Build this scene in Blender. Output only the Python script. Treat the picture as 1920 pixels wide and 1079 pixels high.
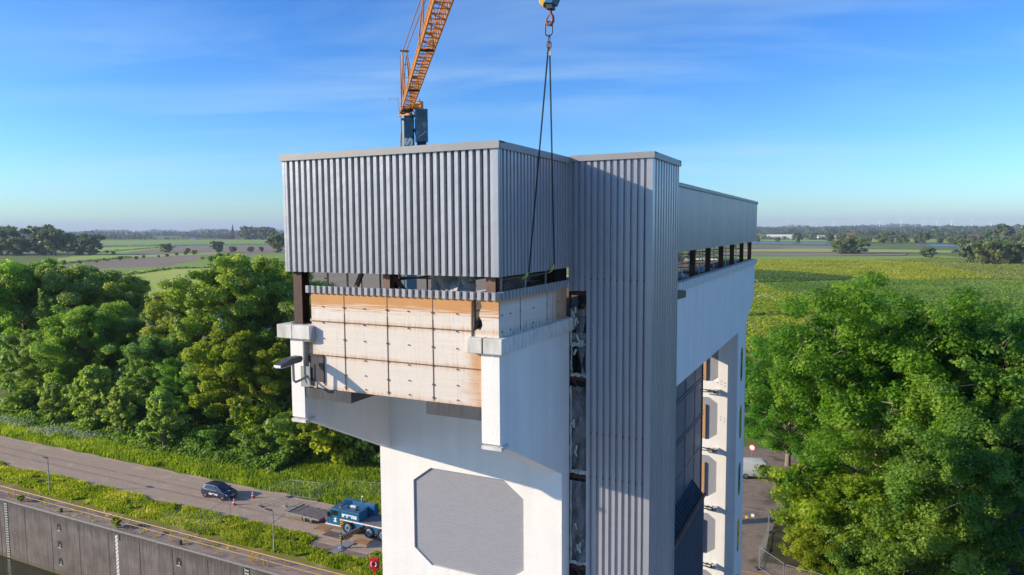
import bpy, bmesh, math, random
import numpy as np
from mathutils import Vector, Matrix, noise as mnoise

for o in list(bpy.data.objects):
    bpy.data.objects.remove(o)
SC = bpy.context.scene
COL = SC.collection
R = math.radians

# ------------------------------------------------------------------ camera
cam = bpy.data.cameras.new('camera')
camo = bpy.data.objects.new('camera', cam)
COL.objects.link(camo)
cam.sensor_fit = 'HORIZONTAL'
cam.sensor_width = 36.0
cam.lens = 25.04
cam.clip_start = 0.1
cam.clip_end = 60000
TH, PI_, RO = R(25.928), R(4.710), R(-0.332)
fw = Vector((-math.sin(TH) * math.cos(PI_), math.cos(TH) * math.cos(PI_), -math.sin(PI_)))
rt = Vector((math.cos(TH), math.sin(TH), 0))
up = rt.cross(fw)
c_, s_ = math.cos(RO), math.sin(RO)
rt2, up2 = c_ * rt + s_ * up, -s_ * rt + c_ * up
mw = Matrix.Identity(4)
for i in range(3):
    mw[i][0], mw[i][1], mw[i][2] = rt2[i], up2[i], -fw[i]
mw[2][3] = 30.0
camo.matrix_world = mw
SC.camera = camo

# ------------------------------------------------------------------ light
SUN_DIR = Vector((-1.56, -1.0, 0.656)).normalized()      # towards the sun
SUN_EL = math.asin(SUN_DIR.z)
SUN_AZ = math.atan2(SUN_DIR.x, SUN_DIR.y) % (2 * math.pi)
sl = bpy.data.lights.new('sun', 'SUN')
sl.energy = 2.9
sl.angle = R(0.5)
sl.color = (1.0, 0.845, 0.62)
so = bpy.data.objects.new('sun', sl)
COL.objects.link(so)
so.rotation_euler = (-SUN_DIR).to_track_quat('-Z', 'Y').to_euler()
so.location = (-60, -40, 80)

W = bpy.data.worlds.new('World')
SC.world = W
W.use_nodes = True
nt = W.node_tree
N, L = nt.nodes, nt.links
bg = N['Background']
sky = N.new('ShaderNodeTexSky')
sky.sky_type = 'NISHITA'
sky.sun_disc = False
sky.sun_elevation = SUN_EL
sky.sun_rotation = SUN_AZ
sky.altitude = 30
sky.air_density = 1.0
sky.dust_density = 0.35
sky.ozone_density = 3.0
hs = N.new('ShaderNodeHueSaturation')
hs.inputs['Saturation'].default_value = 1.15
hs.inputs['Value'].default_value = 1.0
L.new(sky.outputs[0], hs.inputs['Color'])
# thin cirrus: stretched noise on the sky direction
tc = N.new('ShaderNodeTexCoord')
sep = N.new('ShaderNodeSeparateXYZ')
L.new(tc.outputs['Generated'], sep.inputs[0])
def mth(op, a, b=None, c=None):
    n = N.new('ShaderNodeMath'); n.operation = op
    for i, v in enumerate((a, b, c)):
        if v is None: continue
        if isinstance(v, (int, float)): n.inputs[i].default_value = v
        else: L.new(v, n.inputs[i])
    return n.outputs[0]
zc = mth('MAXIMUM', sep.outputs[2], 0.02)
zz = mth('ADD', zc, 0.10)
u = mth('DIVIDE', sep.outputs[0], zz)
v = mth('DIVIDE', sep.outputs[1], zz)
cmb = N.new('ShaderNodeCombineXYZ')
L.new(mth('MULTIPLY_ADD', u, 0.55, mth('MULTIPLY', v, 0.25)), cmb.inputs[0])
L.new(mth('MULTIPLY_ADD', v, 1.5, mth('MULTIPLY', u, -0.6)), cmb.inputs[1])
n1 = N.new('ShaderNodeTexNoise'); n1.inputs['Scale'].default_value = 0.75
n1.inputs['Detail'].default_value = 7; n1.inputs['Roughness'].default_value = 0.55
n1.inputs['Distortion'].default_value = 0.35
L.new(cmb.outputs[0], n1.inputs['Vector'])
n2 = N.new('ShaderNodeTexNoise'); n2.inputs['Scale'].default_value = 0.33; n2.inputs['Detail'].default_value = 3
L.new(cmb.outputs[0], n2.inputs['Vector'])
r1 = N.new('ShaderNodeMapRange'); r1.inputs[1].default_value = 0.44; r1.inputs[2].default_value = 0.72
L.new(n1.outputs[0], r1.inputs[0])
r2 = N.new('ShaderNodeMapRange'); r2.inputs[1].default_value = 0.36; r2.inputs[2].default_value = 0.60
L.new(n2.outputs[0], r2.inputs[0])
cl = mth('MULTIPLY', mth('MULTIPLY', r1.outputs[0], r2.outputs[0]), 0.52)
mixc = N.new('ShaderNodeMixRGB')
L.new(cl, mixc.inputs[0]); tint = N.new('ShaderNodeMixRGB'); tint.blend_type = 'MULTIPLY'; tint.inputs[0].default_value = 1.0
tint.inputs[2].default_value = (1.34, 1.92, 2.62, 1)
dv = N.new('ShaderNodeMixRGB'); dv.blend_type = 'MULTIPLY'; dv.inputs[0].default_value = 1.0; dv.inputs[2].default_value = (.25, .25, .25, 1)
gmm = N.new('ShaderNodeGamma'); gmm.inputs[1].default_value = 1.22
L.new(hs.outputs[0], dv.inputs[1]); L.new(dv.outputs[0], gmm.inputs[0])
L.new(gmm.outputs[0], tint.inputs[1]); L.new(tint.outputs[0], mixc.inputs[1])
mixc.inputs[2].default_value = (1.9, 2.62, 3.05, 1)
L.new(mixc.outputs[0], bg.inputs[0])
bg.inputs[1].default_value = 0.15

SC.view_settings.view_transform = 'Standard'
SC.view_settings.look = 'None'
SC.view_settings.exposure = 1.13
SC.view_settings.gamma = 1.0
SC.view_settings.use_curve_mapping = False
SC.render.engine = 'CYCLES'
SC.cycles.max_bounces = 6
SC.cycles.diffuse_bounces = 4
SC.cycles.transparent_max_bounces = 12
SC.cycles.volume_bounces = 0
SC.cycles.use_denoising = True

# ------------------------------------------------------------------ helpers
class MB:
    def __init__(s): s.v = []; s.f = []
    def add(s, vs, fs):
        b = len(s.v)
        s.v += [tuple(v) for v in vs]
        s.f += [tuple(b + i for i in f) for f in fs]
        return s
    def box(s, x0, x1, y0, y1, z0, z1):
        return s.add([(x0,y0,z0),(x1,y0,z0),(x1,y1,z0),(x0,y1,z0),(x0,y0,z1),(x1,y0,z1),(x1,y1,z1),(x0,y1,z1)],
                     [(0,3,2,1),(4,5,6,7),(0,1,5,4),(1,2,6,5),(2,3,7,6),(3,0,4,7)])
    def cbox(s, c, sx, sy, sz):
        return s.box(c[0]-sx/2, c[0]+sx/2, c[1]-sy/2, c[1]+sy/2, c[2]-sz/2, c[2]+sz/2)
    def bar(s, p0, p1, w, h=None, up=(0,0,1)):
        p0, p1 = Vector(p0), Vector(p1); h = h or w
        d = (p1 - p0).normalized(); u = Vector(up)
        if abs(d.dot(u)) > 0.98: u = Vector((1,0,0))
        a = d.cross(u).normalized() * (w / 2); b = a.cross(d).normalized() * (h / 2)
        vs = [p + q for p in (p0, p1) for q in (-a-b, a-b, a+b, -a+b)]
        return s.add(vs, [(3,2,1,0),(4,5,6,7),(0,1,5,4),(1,2,6,5),(2,3,7,6),(3,0,4,7)])
    def prism(s, pts, axis, a, b):
        n = len(pts)
        def P(p, t): return {'x': (t, p[0], p[1]), 'y': (p[0], t, p[1]), 'z': (p[0], p[1], t)}[axis]
        vs = [P(p, a) for p in pts] + [P(p, b) for p in pts]
        fs = [tuple(range(n-1, -1, -1)), tuple(range(n, 2*n))] + [(i, (i+1) % n, n+(i+1) % n, n+i) for i in range(n)]
        return s.add(vs, fs)
    def path(s, pts, r, n=8, caps=True, closed=False):
        pts = [Vector(p) for p in pts]; m = len(pts)
        rs = r if isinstance(r, (list, tuple)) else [r] * m
        vs = []; prev = None
        for i, p in enumerate(pts):
            if closed: d = pts[(i+1) % m] - pts[i-1]
            else: d = pts[min(i+1, m-1)] - pts[max(i-1, 0)]
            d.normalize()
            if prev is None:
                u = Vector((0,0,1)) if abs(d.z) < 0.9 else Vector((1,0,0))
                a = d.cross(u).normalized()
            else:
                a = (prev - d * prev.dot(d))
                a = a.normalized() if a.length > 1e-6 else d.orthogonal().normalized()
            prev = a; b = d.cross(a)
            for k in range(n):
                t = 2 * math.pi * k / n
                vs.append(p + (a * math.cos(t) + b * math.sin(t)) * rs[i])
        fs = []
        for i in range(m if closed else m-1):
            j = (i+1) % m
            for k in range(n):
                fs.append((i*n+k, i*n+(k+1) % n, j*n+(k+1) % n, j*n+k))
        if caps and not closed:
            fs.append(tuple(range(n-1, -1, -1))); fs.append(tuple((m-1)*n+k for k in range(n)))
        return s.add(vs, fs)
    def tube(s, p0, p1, r0, r1=None, n=8):
        return s.path([p0, p1], [r0, r0 if r1 is None else r1], n)
    def lathe(s, prof, c=(0,0,0), axis='z', n=20, cap=True):
        vs = []; m = len(prof)
        for r_, z_ in prof:
            for k in range(n):
                t = 2*math.pi*k/n; a, b = r_*math.cos(t), r_*math.sin(t)
                q = {'z': (a, b, z_), 'y': (b, z_, a), 'x': (z_, a, b)}[axis]
                vs.append((c[0]+q[0], c[1]+q[1], c[2]+q[2]))
        fs = [(i*n+k, i*n+(k+1) % n, (i+1)*n+(k+1) % n, (i+1)*n+k) for i in range(m-1) for k in range(n)]
        if cap:
            fs.append(tuple(range(n-1, -1, -1))); fs.append(tuple((m-1)*n+k for k in range(n)))
        return s.add(vs, fs)
    def build(s, name, m, parent=None, off=None, smooth=False, bevel=0, recalc=True):
        me = bpy.data.meshes.new(name)
        if off is None and parent is not None:
            off = ORG.get(parent.name)
        if off is not None:
            s.v = [(a-off[0], b-off[1], c-off[2]) for a, b, c in s.v]
        me.from_pydata(s.v, [], s.f)
        if recalc:
            bm = bmesh.new(); bm.from_mesh(me)
            bmesh.ops.recalc_face_normals(bm, faces=bm.faces)
            bm.to_mesh(me); bm.free()
        if smooth:
            me.polygons.foreach_set('use_smooth', [True]*len(me.polygons))
            me.set_sharp_from_angle(angle=R(40))
        o = bpy.data.objects.new(name, me); COL.objects.link(o)
        if m is not None: me.materials.append(m)
        if parent is not None:
            o.parent = parent
            if off is not None and parent.name in ORG: ORG[o.name] = off
        if bevel:
            b = o.modifiers.new('bevel', 'BEVEL'); b.width = bevel; b.segments = 2; b.limit_method = 'ANGLE'; b.angle_limit = R(40)
        return o

ORG = {}      # things whose parts are given in world coordinates
def tag(o, label=None, cat=None, group=None, kind=None):
    if label: o['label'] = label
    if cat: o['category'] = cat
    if group: o['group'] = group
    if kind: o['kind'] = kind
    return o
def thing(name, label, cat, loc=(0,0,0), rotz=0, group=None, world=False):
    o = bpy.data.objects.new(name, None); COL.objects.link(o)
    o.empty_display_size = 0.3
    o.location = loc; o.rotation_euler = (0, 0, rotz)
    if world: ORG[o.name] = tuple(loc)
    return tag(o, label, cat, group)
def copy_tree(o, parent=None):
    c = o.copy(); COL.objects.link(c)
    if parent is not None: c.parent = parent
    for ch in KIDS(o): copy_tree(ch, c)
    return c
def KIDS(o): return [x for x in bpy.data.objects if x.parent == o]

# ------------------------------------------------------------------ materials
def mat(name, col, rough=0.6, metal=0.0, var=0.12, vs=3.0, streak=0.0, ss=(4, 4, 0.35), bump=0.0, bs=30.0, col2=None, spot=None, coat=0, spec=0.5):
    m = bpy.data.materials.new(name); m.use_nodes = True
    t = m.node_tree; n, l = t.nodes, t.links
    p = n['Principled BSDF']
    p.inputs['Roughness'].default_value = rough
    p.inputs['Metallic'].default_value = metal
    p.inputs['Specular IOR Level'].default_value = spec
    if coat: p.inputs['Coat Weight'].default_value = coat
    tcn = n.new('ShaderNodeTexCoord')
    nz = n.new('ShaderNodeTexNoise'); nz.inputs['Scale'].default_value = vs; nz.inputs['Detail'].default_value = 6
    nz.inputs['Roughness'].default_value = 0.6
    l.new(tcn.outputs['Object'], nz.inputs['Vector'])
    mr = n.new('ShaderNodeMapRange'); mr.inputs[1].default_value = 0.3; mr.inputs[2].default_value = 0.7
    l.new(nz.outputs[0], mr.inputs[0])
    mx = n.new('ShaderNodeMixRGB')
    c2 = col2 or tuple(max(0, c * (1 - 2 * var)) for c in col)
    mx.inputs[1].default_value = (*c2, 1); mx.inputs[2].default_value = (*col, 1)
    l.new(mr.outputs[0], mx.inputs[0])
    out = mx.outputs[0]
    if streak:
        mp = n.new('ShaderNodeMapping'); mp.inputs['Scale'].default_value = ss
        l.new(tcn.outputs['Object'], mp.inputs[0])
        ns = n.new('ShaderNodeTexNoise'); ns.inputs['Scale'].default_value = 1.0; ns.inputs['Detail'].default_value = 5
        l.new(mp.outputs[0], ns.inputs['Vector'])
        m2 = n.new('ShaderNodeMapRange'); m2.inputs[1].default_value = 0.42; m2.inputs[2].default_value = 0.75
        m2.inputs[4].default_value = streak
        l.new(ns.outputs[0], m2.inputs[0])
        x2 = n.new('ShaderNodeMixRGB'); l.new(m2.outputs[0], x2.inputs[0]); l.new(out, x2.inputs[1])
        sc_ = spot or tuple(c * 0.35 for c in col)
        x2.inputs[2].default_value = (*sc_, 1)
        out = x2.outputs[0]
    l.new(out, p.inputs['Base Color'])
    if bump:
        nb = n.new('ShaderNodeTexNoise'); nb.inputs['Scale'].default_value = bs; nb.inputs['Detail'].default_value = 4
        l.new(tcn.outputs['Object'], nb.inputs['Vector'])
        bp = n.new('ShaderNodeBump'); bp.inputs['Strength'].default_value = bump; bp.inputs['Distance'].default_value = 0.02
        l.new(nb.outputs[0], bp.inputs['Height']); l.new(bp.outputs[0], p.inputs['Normal'])
    return m

def leaf_mat(name, c_dark, c_mid, c_lite, scale=0.35, trans=0.35):
    m = bpy.data.materials.new(name); m.use_nodes = True
    t = m.node_tree; n, l = t.nodes, t.links
    p = n['Principled BSDF']; out = n['Material Output']
    at = n.new('ShaderNodeAttribute'); at.attribute_name = 'tint'
    tcn = n.new('ShaderNodeTexCoord')
    nz = n.new('ShaderNodeTexNoise'); nz.inputs['Scale'].default_value = scale; nz.inputs['Detail'].default_value = 3
    l.new(tcn.outputs['Object'], nz.inputs['Vector'])
    oi = n.new('ShaderNodeObjectInfo')
    a1 = n.new('ShaderNodeMath'); a1.operation = 'MULTIPLY_ADD'; a1.inputs[1].default_value = 0.45
    l.new(at.outputs['Fac'], a1.inputs[0])
    m2 = n.new('ShaderNodeMapRange'); m2.inputs[1].default_value = 0.33; m2.inputs[2].default_value = 0.67; m2.inputs[4].default_value = 0.6
    l.new(nz.outputs[0], m2.inputs[0]); l.new(m2.outputs[0], a1.inputs[2])
    rp = n.new('ShaderNodeValToRGB'); e = rp.color_ramp.elements
    e[0].position = 0.1; e[0].color = (*c_dark, 1); e[1].position = 0.95; e[1].color = (*c_lite, 1)
    k = e.new(0.5); k.color = (*c_mid, 1)
    l.new(a1.outputs[0], rp.inputs[0])
    hv = n.new('ShaderNodeHueSaturation')
    mr = n.new('ShaderNodeMapRange'); mr.inputs[3].default_value = 0.485; mr.inputs[4].default_value = 0.515
    l.new(oi.outputs['Random'], mr.inputs[0]); l.new(mr.outputs[0], hv.inputs['Hue'])
    l.new(rp.outputs[0], hv.inputs['Color'])
    l.new(hv.outputs[0], p.inputs['Base Color'])
    p.inputs['Roughness'].default_value = 0.5; p.inputs['Specular IOR Level'].default_value = 0.35
    tm_ = n.new('ShaderNodeMixRGB'); tm_.blend_type = 'MULTIPLY'; tm_.inputs[0].default_value = 1; tm_.inputs[2].default_value = (1.75, 1.6, .8, 1); l.new(hv.outputs[0], tm_.inputs[1])
    tr = n.new('ShaderNodeBsdfTranslucent'); l.new(tm_.outputs[0], tr.inputs[0])
    mx = n.new('ShaderNodeMixShader'); mx.inputs[0].default_value = trans + .12
    l.new(p.outputs[0], mx.inputs[1]); l.new(tr.outputs[0], mx.inputs[2]); l.new(mx.outputs[0], out.inputs[0])
    return m

def glass_mat(name, col, rough=0.08):
    return mat(name, col, rough, 0, var=0.05, spec=0.8)

M = {}
M['white'] = mat('white_paint', (0.83, 0.805, 0.775), 0.75, var=0.035, vs=0.9, streak=0.30, ss=(2.3, 2.3, 0.10), spot=(0.56, 0.53, 0.48), bump=0.45, bs=26)
M['white_old'] = mat('old_white_concrete', (0.72, 0.70, 0.66), 0.85, var=0.06, vs=4, streak=0.55, ss=(5, 5, 1.2), spot=(0.22, 0.21, 0.15), bump=0.4, bs=25)
def corr_mat():
    m = mat('grey_coated_sheet', (0.455, 0.46, 0.50), 0.32, 0.3, var=0.05, vs=1.5, streak=0.32, ss=(9, 9, 0.22), spot=(0.30, 0.32, 0.37), spec=0.6)
    t = m.node_tree; n, l = t.nodes, t.links; p = n['Principled BSDF']
    src = p.inputs['Base Color'].links[0].from_socket
    g = n.new('ShaderNodeTexCoord').outputs['Object']; sp_ = n.new('ShaderNodeSeparateXYZ'); l.new(g, sp_.inputs[0])
    ad = n.new('ShaderNodeMath'); ad.operation = 'ADD'; l.new(sp_.outputs[0], ad.inputs[0]); l.new(sp_.outputs[1], ad.inputs[1])
    dv = n.new('ShaderNodeMath'); dv.operation = 'DIVIDE'; l.new(ad.outputs[0], dv.inputs[0]); dv.inputs[1].default_value = 0.69
    fl = n.new('ShaderNodeMath'); fl.operation = 'FLOOR'; l.new(dv.outputs[0], fl.inputs[0])
    wn = n.new('ShaderNodeTexWhiteNoise'); wn.noise_dimensions = '1D'; l.new(fl.outputs[0], wn.inputs['W'])
    mr = n.new('ShaderNodeMapRange'); mr.inputs[3].default_value = 0.90; mr.inputs[4].default_value = 1.04; l.new(wn.outputs['Value'], mr.inputs[0])
    hv = n.new('ShaderNodeHueSaturation'); l.new(src, hv.inputs['Color']); l.new(mr.outputs[0], hv.inputs['Value']); l.new(hv.outputs[0], p.inputs['Base Color'])
    nb = n.new('ShaderNodeTexNoise'); nb.inputs['Scale'].default_value = 2.2; nb.inputs['Detail'].default_value = 3; l.new(g, nb.inputs['Vector'])
    bp = n.new('ShaderNodeBump'); bp.inputs['Strength'].default_value = 0.35; bp.inputs['Distance'].default_value = 0.03
    l.new(nb.outputs[0], bp.inputs['Height']); l.new(bp.outputs[0], p.inputs['Normal'])
    return m
M['corr'] = corr_mat()
M['trim'] = mat('grey_roof_trim', (0.30, 0.30, 0.31), 0.45, var=0.06, vs=2, streak=0.2, ss=(3, 3, 3), spot=(0.2, 0.2, 0.21))
M['roof'] = mat('bitumen_roof', (0.09, 0.09, 0.10), 0.9, var=0.2, vs=1.5, bump=0.2)
M['black'] = mat('black_and_recess_shade', (0.025, 0.025, 0.03), 0.8, var=0.2)  # black parts, and the painted dark of recesses
M['rust'] = mat('rust_brown_steel', (0.085, 0.035, 0.022), 0.65, var=0.25, vs=6, streak=0.4, spot=(0.035, 0.015, 0.012))
M['primer'] = mat('brown_primer_steel', (0.20, 0.105, 0.075), 0.6, var=0.15, vs=5)
M['dgrey'] = mat('dark_grey_sheet', (0.058, 0.060, 0.070), 0.5, var=0.12, vs=4, streak=0.25, ss=(9, 9, 1.5), spot=(0.2, 0.2, 0.2))
M['galv'] = mat('galvanised_steel', (0.42, 0.43, 0.44), 0.42, 0.6, var=0.12, vs=9)
M['galv_dull'] = mat('dull_galvanised', (0.34, 0.35, 0.35), 0.55, 0.3, var=0.15, vs=7)
M['orange_band'] = mat('orange_band', (0.75, 0.24, 0.02), 0.5)
M['floor'] = mat('dusty_hall_floor', (0.24, 0.20, 0.17), 0.9, var=0.2, vs=1.2, bump=0.2)
M['tarp'] = mat('grey_tarpaulin', (0.42, 0.41, 0.40), 0.55, var=0.15, vs=3, bump=0.5, bs=5)
M['tarp_b'] = mat('brown_tarpaulin', (0.26, 0.20, 0.17), 0.6, var=0.2, vs=3, bump=0.5, bs=5)
M['lime'] = mat('lime_sling', (0.45, 0.62, 0.06), 0.7)
M['red'] = mat('red_plastic', (0.62, 0.02, 0.03), 0.4)
M['redcone'] = mat('red_cone_plastic', (0.72, 0.06, 0.03), 0.5)
M['whitep'] = mat('white_plastic', (0.82, 0.82, 0.80), 0.45, var=0.04)
M['rubber'] = mat('tyre_rubber', (0.022, 0.022, 0.023), 0.85, var=0.2, vs=8)
M['cblue'] = mat('crane_blue', (0.012, 0.125, 0.27), 0.35, var=0.10, vs=2, coat=0.3)
M['cbluem'] = mat('mast_blue', (0.020, 0.10, 0.17), 0.4, var=0.10, vs=2, coat=0.2)
M['cblue_d'] = mat('crane_blue_roof', (0.05, 0.15, 0.27), 0.5, var=0.12, vs=3)
M['jib'] = mat('crane_orange', (0.68, 0.25, 0.015), 0.45, var=0.12, vs=4)
M['yellow'] = mat('safety_yellow', (0.75, 0.42, 0.02), 0.45, var=0.12, vs=5)
M['steel_d'] = mat('dark_steel', (0.05, 0.05, 0.055), 0.45, 0.5, var=0.2, vs=6)
M['deckgrey'] = mat('grey_deck', (0.22, 0.215, 0.22), 0.7, var=0.2, vs=3)
M['navy'] = mat('navy_car_paint', (0.012, 0.014, 0.055), 0.25, var=0.05, coat=0.8)
M['glass_d'] = glass_mat('dark_glass', (0.012, 0.016, 0.022))
M['plate'] = mat('yellow_plate', (0.78, 0.52, 0.03), 0.5)
M['orangelamp'] = mat('orange_lamp', (0.85, 0.20, 0.02), 0.3)
M['gateblue'] = mat('dark_blue_gate_steel', (0.085, 0.135, 0.20), 0.5, 0.15, var=0.14, vs=1.5, streak=0.35, ss=(5, 5, 0.5), spot=(0.04, 0.055, 0.075))
M['brown_edge'] = mat('weathered_timber_edge', (0.20, 0.13, 0.095), 0.8, var=0.2, vs=5)
M['wood'] = mat('tan_timber', (0.52, 0.30, 0.13), 0.7, var=0.12, vs=6)
M['moss'] = mat('mossy_concrete', (0.10, 0.10, 0.055), 0.9, var=0.3, vs=6, col2=(0.17, 0.15, 0.10))
# ------------------------------------------------------------------ special materials
def nodes_of(name):
    m = bpy.data.materials.new(name); m.use_nodes = True
    return m, m.node_tree.nodes, m.node_tree.links, m.node_tree.nodes['Principled BSDF']
def noise_n(n, l, vec, scale, detail=5, rough=0.6):
    a = n.new('ShaderNodeTexNoise'); a.inputs['Scale'].default_value = scale; a.inputs['Detail'].default_value = detail
    a.inputs['Roughness'].default_value = rough; l.new(vec, a.inputs['Vector']); return a.outputs[0]
def map_n(n, l, vec, sc):
    a = n.new('ShaderNodeMapping'); a.inputs['Scale'].default_value = sc; l.new(vec, a.inputs[0]); return a.outputs[0]
def rng(n, l, val, a, b, c=0.0, d=1.0):
    r = n.new('ShaderNodeMapRange'); r.inputs[1].default_value = a; r.inputs[2].default_value = b
    r.inputs[3].default_value = c; r.inputs[4].default_value = d; l.new(val, r.inputs[0]); return r.outputs[0]
def mix(n, l, f, a, b):
    x = n.new('ShaderNodeMixRGB')
    for i, q in ((0, f), (1, a), (2, b)):
        if isinstance(q, (int, float)): x.inputs[i].default_value = q
        elif isinstance(q, tuple): x.inputs[i].default_value = (*q, 1)
        else: l.new(q, x.inputs[i])
    return x.outputs[0]
def mt(n, l, op, a, b=None):
    x = n.new('ShaderNodeMath'); x.operation = op
    for i, q in ((0, a), (1, b)):
        if q is None: continue
        if isinstance(q, (int, float)): x.inputs[i].default_value = q
        else: l.new(q, x.inputs[i])
    return x.outputs[0]
def bump(n, l, p, h, st=0.3, dist=0.02):
    b = n.new('ShaderNodeBump'); b.inputs['Strength'].default_value = st; b.inputs['Distance'].default_value = dist
    l.new(h, b.inputs['Height']); l.new(b.outputs[0], p.inputs['Normal'])

# weathered polyester panels: cream with rust-orange wash below the sheet strip
def grp(name, side):
    m, n, l, p = nodes_of(name)
    oc = n.new('ShaderNodeTexCoord').outputs['Object']
    s = n.new('ShaderNodeSeparateXYZ'); l.new(oc, s.inputs[0])
    brush = noise_n(n, l, map_n(n, l, oc, (0.9, 0.9, 28)), 1.0, 4)
    drips = noise_n(n, l, map_n(n, l, oc, (22, 22, 1.6)), 1.0, 5)
    patch = noise_n(n, l, oc, 0.9, 3)
    cx_ = mt(n, l, 'FLOOR', mt(n, l, 'DIVIDE', mt(n, l, 'ADD', s.outputs[0], 1.18 + 1.2), 1.2)); cz_ = mt(n, l, 'FLOOR', mt(n, l, 'DIVIDE', mt(n, l, 'ADD', s.outputs[2], -27.04), .81))
    wn = n.new('ShaderNodeTexWhiteNoise'); wn.noise_dimensions = '1D'; l.new(mt(n, l, 'ADD', mt(n, l, 'MULTIPLY', cx_, 3.7), mt(n, l, 'MULTIPLY', cz_, 11.3)), wn.inputs['W'])
    base = mix(n, l, rng(n, l, brush, 0.3, 0.75), (0.64, 0.57, 0.51), (0.77, 0.715, 0.66))
    base = mix(n, l, rng(n, l, drips, 0.52, 0.75, 0, 0.55), base, (0.50, 0.36, 0.25))
    base = mix(n, l, mt(n, l, 'MULTIPLY', wn.outputs['Value'], .6), base, (0.64, 0.555, 0.47))
    grit = noise_n(n, l, oc, 14, 5)
    base = mix(n, l, rng(n, l, grit, .62, .78, 0, .55), base, (0.33, 0.22, 0.14))
    top = mt(n, l, 'ADD', rng(n, l, s.outputs[2], 27.93, 28.50, 0, 1.0), mt(n, l, 'MULTIPLY', mt(n, l, 'ADD', brush, -0.5), 1.5))
    f = rng(n, l, top, 0.35, 0.62, 0, 0.95)
    if side:
        e = mt(n, l, 'ADD', rng(n, l, s.outputs[1], 2.2, 3.6), mt(n, l, 'MULTIPLY', mt(n, l, 'ADD', drips, -0.5), 1.6))
        f = mt(n, l, 'MAXIMUM', mt(n, l, 'MULTIPLY', rng(n, l, s.outputs[2], 28.36, 28.5), 0.8), rng(n, l, e, 0.4, 0.8, 0, 0.7))
        base = mix(n, l, mt(n, l, 'MULTIPLY', rng(n, l, s.outputs[2], 27.98, 27.74), rng(n, l, drips, 0.5, 0.62)), base, (0.06, 0.06, 0.06))
    else:
        e1 = mt(n, l, 'ADD', rng(n, l, s.outputs[0], -1.75, -2.2), mt(n, l, 'MULTIPLY', mt(n, l, 'ADD', patch, -0.62), 1.8))
        e2 = mt(n, l, 'ADD', rng(n, l, s.outputs[0], 1.75, 2.35), mt(n, l, 'MULTIPLY', mt(n, l, 'ADD', patch, -0.60), 2.0))
        e2 = mt(n, l, 'MULTIPLY', e2, rng(n, l, s.outputs[2], 27.6, 27.3, 0.25, 1))
        ee = mt(n, l, 'ADD', mt(n, l, 'MAXIMUM', e1, e2), mt(n, l, 'MULTIPLY', mt(n, l, 'ADD', brush, -0.5), 0.9))
        f = mt(n, l, 'MAXIMUM', f, rng(n, l, ee, 0.32, 0.8, 0, 0.85))
        hz_ = mt(n, l, 'ABSOLUTE', mt(n, l, 'ADD', mt(n, l, 'PINGPONG', mt(n, l, 'ADD', s.outputs[2], -27.04), .405), 0))
        f = mt(n, l, 'MAXIMUM', f, mt(n, l, 'MULTIPLY', rng(n, l, hz_, .10, .0), rng(n, l, drips, .4, .65, .2, .8)))
        f = mt(n, l, 'MAXIMUM', f, mt(n, l, 'MULTIPLY', rng(n, l, brush, 0.6, 0.75), rng(n, l, s.outputs[2], 27.6, 28.3, 0, 0.5)))
    stain = mix(n, l, patch, (0.46, 0.19, 0.035), (0.56, 0.27, 0.08))
    l.new(mix(n, l, f, base, stain), p.inputs['Base Color'])
    p.inputs['Roughness'].default_value = 0.55
    return m
M['grp'] = grp('stained_polyester', False)
M['grp_side'] = grp('stained_polyester_side', True)
M['joint'] = mat('dirty_joint', (0.22, 0.135, 0.09), 0.8, var=0.25, vs=9)

def brickpaint():
    m, n, l, p = nodes_of('grey_painted_brick')
    oc = n.new('ShaderNodeTexCoord').outputs['Object']
    s = n.new('ShaderNodeSeparateXYZ'); l.new(oc, s.inputs[0])
    c = n.new('ShaderNodeCombineXYZ'); l.new(s.outputs[0], c.inputs[0]); l.new(s.outputs[2], c.inputs[1])
    b = n.new('ShaderNodeTexBrick'); l.new(c.outputs[0], b.inputs['Vector'])
    b.inputs['Scale'].default_value = 1.0; b.inputs['Brick Width'].default_value = 0.15; b.inputs['Row Height'].default_value = 0.05
    b.inputs['Mortar Size'].default_value = 0.006; b.inputs['Mortar Smooth'].default_value = 0.3
    b.inputs['Color1'].default_value = (0.31, 0.31, 0.345, 1); b.inputs['Color2'].default_value = (0.275, 0.28, 0.32, 1)
    b.inputs['Mortar'].default_value = (0.235, 0.24, 0.265, 1)
    nz = noise_n(n, l, oc, 1.5, 5)
    l.new(mix(n, l, rng(n, l, nz, 0.3, 0.7, 0, 0.5), b.outputs['Color'], (0.29, 0.29, 0.325)), p.inputs['Base Color'])
    nb = noise_n(n, l, map_n(n, l, oc, (8, 8, 24)), 1.0, 3)
    h = mt(n, l, 'ADD', mt(n, l, 'MULTIPLY', b.outputs['Fac'], -1.0), mt(n, l, 'MULTIPLY', nb, 1.2))
    bump(n, l, p, h, 0.35, 0.015)
    p.inputs['Roughness'].default_value = 0.7
    return m
M['brick'] = brickpaint()

def plastic():
    m, n, l, p = nodes_of('clear_plastic_sheet')
    oc = n.new('ShaderNodeTexCoord').outputs['Object']
    nz = noise_n(n, l, map_n(n, l, oc, (5, 5, 2)), 1.0, 5)
    p.inputs['Base Color'].default_value = (0.42, 0.42, 0.43, 1); p.inputs['Roughness'].default_value = 0.25
    l.new(rng(n, l, nz, 0.4, 0.7, 0.18, 0.65), p.inputs['Alpha'])
    bump(n, l, p, nz, 0.8, 0.05)
    return m
M['plastic'] = plastic()
M['tape'] = mat('white_tape', (0.55, 0.57, 0.53), 0.5)

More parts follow.
